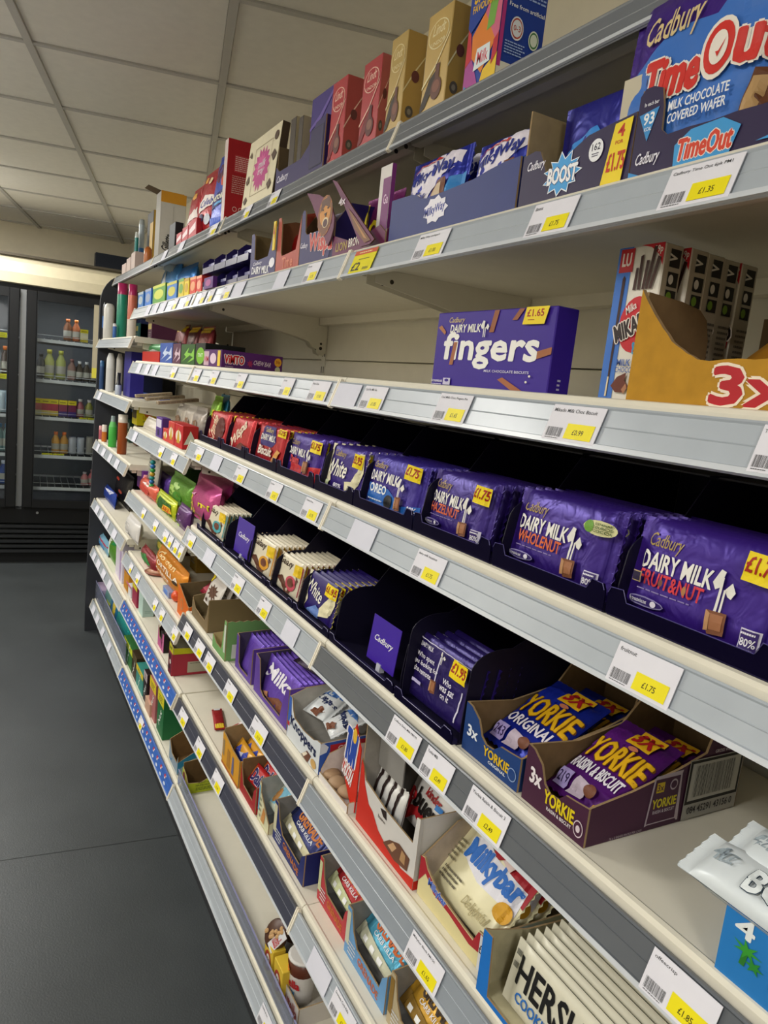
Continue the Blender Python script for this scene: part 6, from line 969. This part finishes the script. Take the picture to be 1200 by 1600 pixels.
# ================================================================ PRICE TICKETS
TK = {}
def ticket(bay, lev, pl, pr, kind='p', price='£1.75', text='Chocolate'): TK.setdefault((bay, lev), []).append((pl, pr, kind, price, text))
for a in ((0,1,-1,-1),): pass
TL = [
 (1,1,377,388,'p'),(1,1,417,432,'p'),(2,1,324,336,'p'),(2,1,277,285,'w'),(2,1,252,258,'w'),
 (0,2,545,579,'y','£2','Promotion'),(0,2,643,690,'p','£1.00','Milky Way multipack'),(0,2,819,887,'p','£1.75','Boost'),(0,2,1027,1140,'p','£1.35','Cadbury Time Out 6pk PM1'),
 (1,2,309,317,'p'),(1,2,322,330,'p'),(1,2,344,357,'p'),(1,2,361,377,'w'),(1,2,426,444,'w'),(1,2,472,493,'p'),
 (2,2,226,232,'w'),(2,2,238,244,'w'),(2,2,250,256,'w'),(2,2,267,274,'p'),(2,2,286,294,'p'),
 (0,3,519,554,'w'),(0,3,560,594,'p','£1.85','Cad Fin Mlk Bis'),(0,3,675,724,'p','£1.65','Cad Milk Choc Fingers Pm'),(0,3,848,928,'p','£0.99','Mikado Milk Choc Biscuit'),(0,3,1168,1262,'p','£2.25','Twix Multipack'),
 (1,3,298,309,'p'),(1,3,325,336,'p'),(1,3,365,379,'p'),(1,3,435,452,'p'),(1,3,479,507,'p','£1.00','Vimto Chew'),
 (2,3,212,218,'w'),(2,3,225,231,'w'),(2,3,237,243,'w'),(2,3,264,272,'p'),
 (0,4,543,578,'w'),(0,4,641,684,'p','£1.75','dairy milk hazelnut'),(0,4,948,1044,'p','£1.75','fruitnut'),
 (1,4,302,313,'p'),(1,4,328,341,'w'),(1,4,364,379,'p'),(1,4,415,433,'p'),(1,4,469,494,'p','£1.75','Cadbury Daim'),
 (2,4,245,252,'p'),(2,4,264,272,'p'),(2,4,206,211,'w'),
 (0,5,603,645,'p','£1.80','Cadbury Dairy Milk PM195'),(0,5,655,696,'p','£2.49','Yorkie Milk'),(0,5,723,781,'p','£2.49','Yorkie Raisin & Biscuit 3'),(0,5,1000,1104,'p','£1.85','offeecrisp'),
 (1,5,290,300,'p'),(1,5,317,330,'w'),(1,5,360,375,'p'),(1,5,400,416,'p'),(1,5,439,459,'w'),
 (2,5,219,224,'p'),(2,5,237,243,'p'),(2,5,252,259,'p'),(2,5,260,266,'p'),(2,5,268,275,'p'),(2,5,276,283,'p'),
 (0,6,632,680,'p','£1.65','Milkybar Block PM150'),
 (1,6,285,295,'p'),(1,6,303,314,'p'),(1,6,318,330,'p'),(1,6,349,363,'p'),(1,6,390,410,'p','£1.25','Knoppers'),
 (2,6,200,204,'p'),(2,6,210,215,'p'),(2,6,237,242,'p'),(2,6,247,253,'p'),(2,6,266,273,'p'),
 (0,7,480,507,'w'),(0,7,514,545,'p','£2.00','Grenade Carb Killa'),
 (1,7,278,288,'p'),(1,7,303,314,'p'),(1,7,330,343,'p','£1.00','Daim'),
 (1,8,402,420,'p','£1.50','Nutella & Go'),(2,8,215,220,'p'),
 (3,3,152,156,'w'),(3,4,150,153,'w'),(3,4,158,162,'w'),(3,4,168,172,'w'),(3,4,178,183,'w'),(3,5,148,152,'w'),(3,5,155,159,'w'),(3,5,164,168,'w'),(3,5,174,179,'w'),(3,6,144,147,'w'),(3,6,150,154,'w'),(3,6,158,162,'w'),(3,6,167,171,'w'),(3,8,143,146,'w'),(3,8,149,152,'w'),(3,8,157,160,'w'),(3,8,167,170,'w')]
for a in TL: ticket(*a)
TN = {0: 'near bay', 1: 'second bay', 2: 'third bay', 3: 'farthest bay'}
for (bay, lev), L_ in TK.items():
    z, X = SH[(bay, lev)]; L_.sort()
    for i, (pl, pr, kind, price, text) in enumerate(L_):
        Xb, Zb = X-.0142*1.03, z-.007-.040*1.03
        ya, yb = yat(pl, Xb, Zb), yat(pr, Xb, Zb); yb = max(yb, bay-.995); ya = min(ya, bay-.006); w_ = max(.012, ya-yb); yc = (ya+yb)/2; h_ = .0385
        what = {'p': 'white ticket with yellow price box', 'w': 'blank white ticket', 'y': 'yellow promotional ticket with red heading'}[kind]
        if kind == 'p' and w_ > .03: what = f'white ticket priced {price}'
        lab = f'{what}, {ORD[i+2] if i else "first"} from far end, {ordn2[(bay,lev)]} strip, {TN[bay]}' if len(L_) > 1 else f'{what}, alone on the {ordn2[(bay,lev)]} strip, {TN[bay]}'
        q = Vector((X, yc, z-.007)) + SL*1.0 + SN*.0048 if False else Vector((X, yc, z-.007)) + SL*.985 + SN*.0034
        t = thing('price_ticket', lab, 'price ticket', q, RZ, -math.atan2(.0142,.040))
        b = MB(); base = {'p':'e4e2ea','w':'d8d8e4','y':'e4d82c'}[kind]
        b.box(-w_/2, w_/2, -.0004, .0002, 0, h_, M(base,'paper')); b.build('card', t)
        if kind == 'w': continue
        if kind == 'y': it = [('r',.0,.8,1,1,'c8502c'),('l',.2,.84,.8,.94,'f0d8a0',1),('t',price,.1,.1,.45,.45,'2a2a20',dict(bold=.02)),('l',.3,.55,.8,.62,'6a6a30',1),('b',.62,.08,.9,.2,'3a3a3c',14)]
        elif w_ > .03: it = [('t',text,.05,.8,min(.92,.05+.034*len(text)),.9,'3a3a3e',dict(bold=.004)),('b',.05,.1,.36,.36,'2c2c30',22),('l',.06,.04,.34,.08,'5a5a5e',1),('r',.42,.08,.93,.5,'f0e018'),('t',price,.56,.2,.76,.34,'4a4410',{})]
        else: it = [('l',.08,.8,.7,.9,'6a6a70',1),('r',.05,.12,.36,.36,'8a8a98'),('r',.42,.08,.9,.52,'ece01e'),('r',.6,.24,.74,.34,'a89c18')]
        b = MB(); printed(b, it, w_, h_, lambda x, y, o: (x-w_/2, -.0004-o, y), eps=.00008, base=.0002); b.build('printed_design', t)

# ---- more stock standing behind the front row in the farther bays
for a in (('dull teal carton',3,2,150,.16,.10,'2f5a5a'),('dark blue bottle carton',3,2,172,.17,.12,'1f2a50'),('plum coloured carton',3,2,190,.18,.11,'4a1f3a'),('charcoal carton with pale band',3,3,160,.15,.10,'2a2c30'),('navy toiletry carton',3,3,176,.17,.13,'1c2448'),
          ('deep green toiletry carton',3,4,160,.14,.12,'1f4030'),('brown toiletry carton',3,4,178,.15,.14,'5a3420'),('burgundy carton',3,4,192,.16,.11,'4a1822'),('black snack carton',3,5,158,.16,.14,'17171b'),('dark olive snack carton',3,5,178,.18,.12,'3a3a1c'),
          ('slate blue pack',3,6,158,.14,.12,'3a4a60'),('forest green pack',3,6,172,.16,.14,'22502c'),('grey lilac pack',3,8,156,.15,.13,'6a6078'),('dark teal pack',3,8,172,.17,.14,'1a5a5c'),
          ('maroon sweet carton',2,4,240,.20,.09,'5a1c24'),('dark purple sweet carton',2,4,268,.20,.10,'2f1c48'),('dark green sweet carton',2,5,222,.20,.11,'24401c'),('crimson sweet carton',2,5,246,.22,.12,'7a1c30'),('violet sweet carton',2,5,268,.22,.12,'4a2a6a'),
          ('brown crisps carton',2,6,216,.18,.11,'5a3a1c'),('mustard snack carton',2,6,240,.20,.13,'8a6a1c'),('brick red snack carton',2,7,206,.18,.10,'6a2a20'),('pale grey snack carton',2,7,232,.20,.12,'8a8a84'),('dark cocoa snack carton',2,7,248,.20,.11,'2c1a14'),('moss green snack carton',2,8,206,.2,.13,'2a4a24'),('dark rose snack carton',2,8,232,.2,.14,'6a3440')):
    lab, bay, lev, px, X, h, col = a; z = SH[(bay,lev)][0]+.0005; yc = yat(px, .05, z+.05)-.02; yc = min(max(yc, bay-1+.06), bay-.06)
    carton('stock_carton', f'{lab} at the back of the {ordn2[(bay,lev)]} shelf, {TN[bay]}', .10, .12, h, col, {'front':[('r',.1,.6,.9,.85,'9a968c' if h > .115 else 'b0a060'),('l',.2,.2,.8,.5,'8a8a80',3)]}, None, (X, yc, z), cat='box')
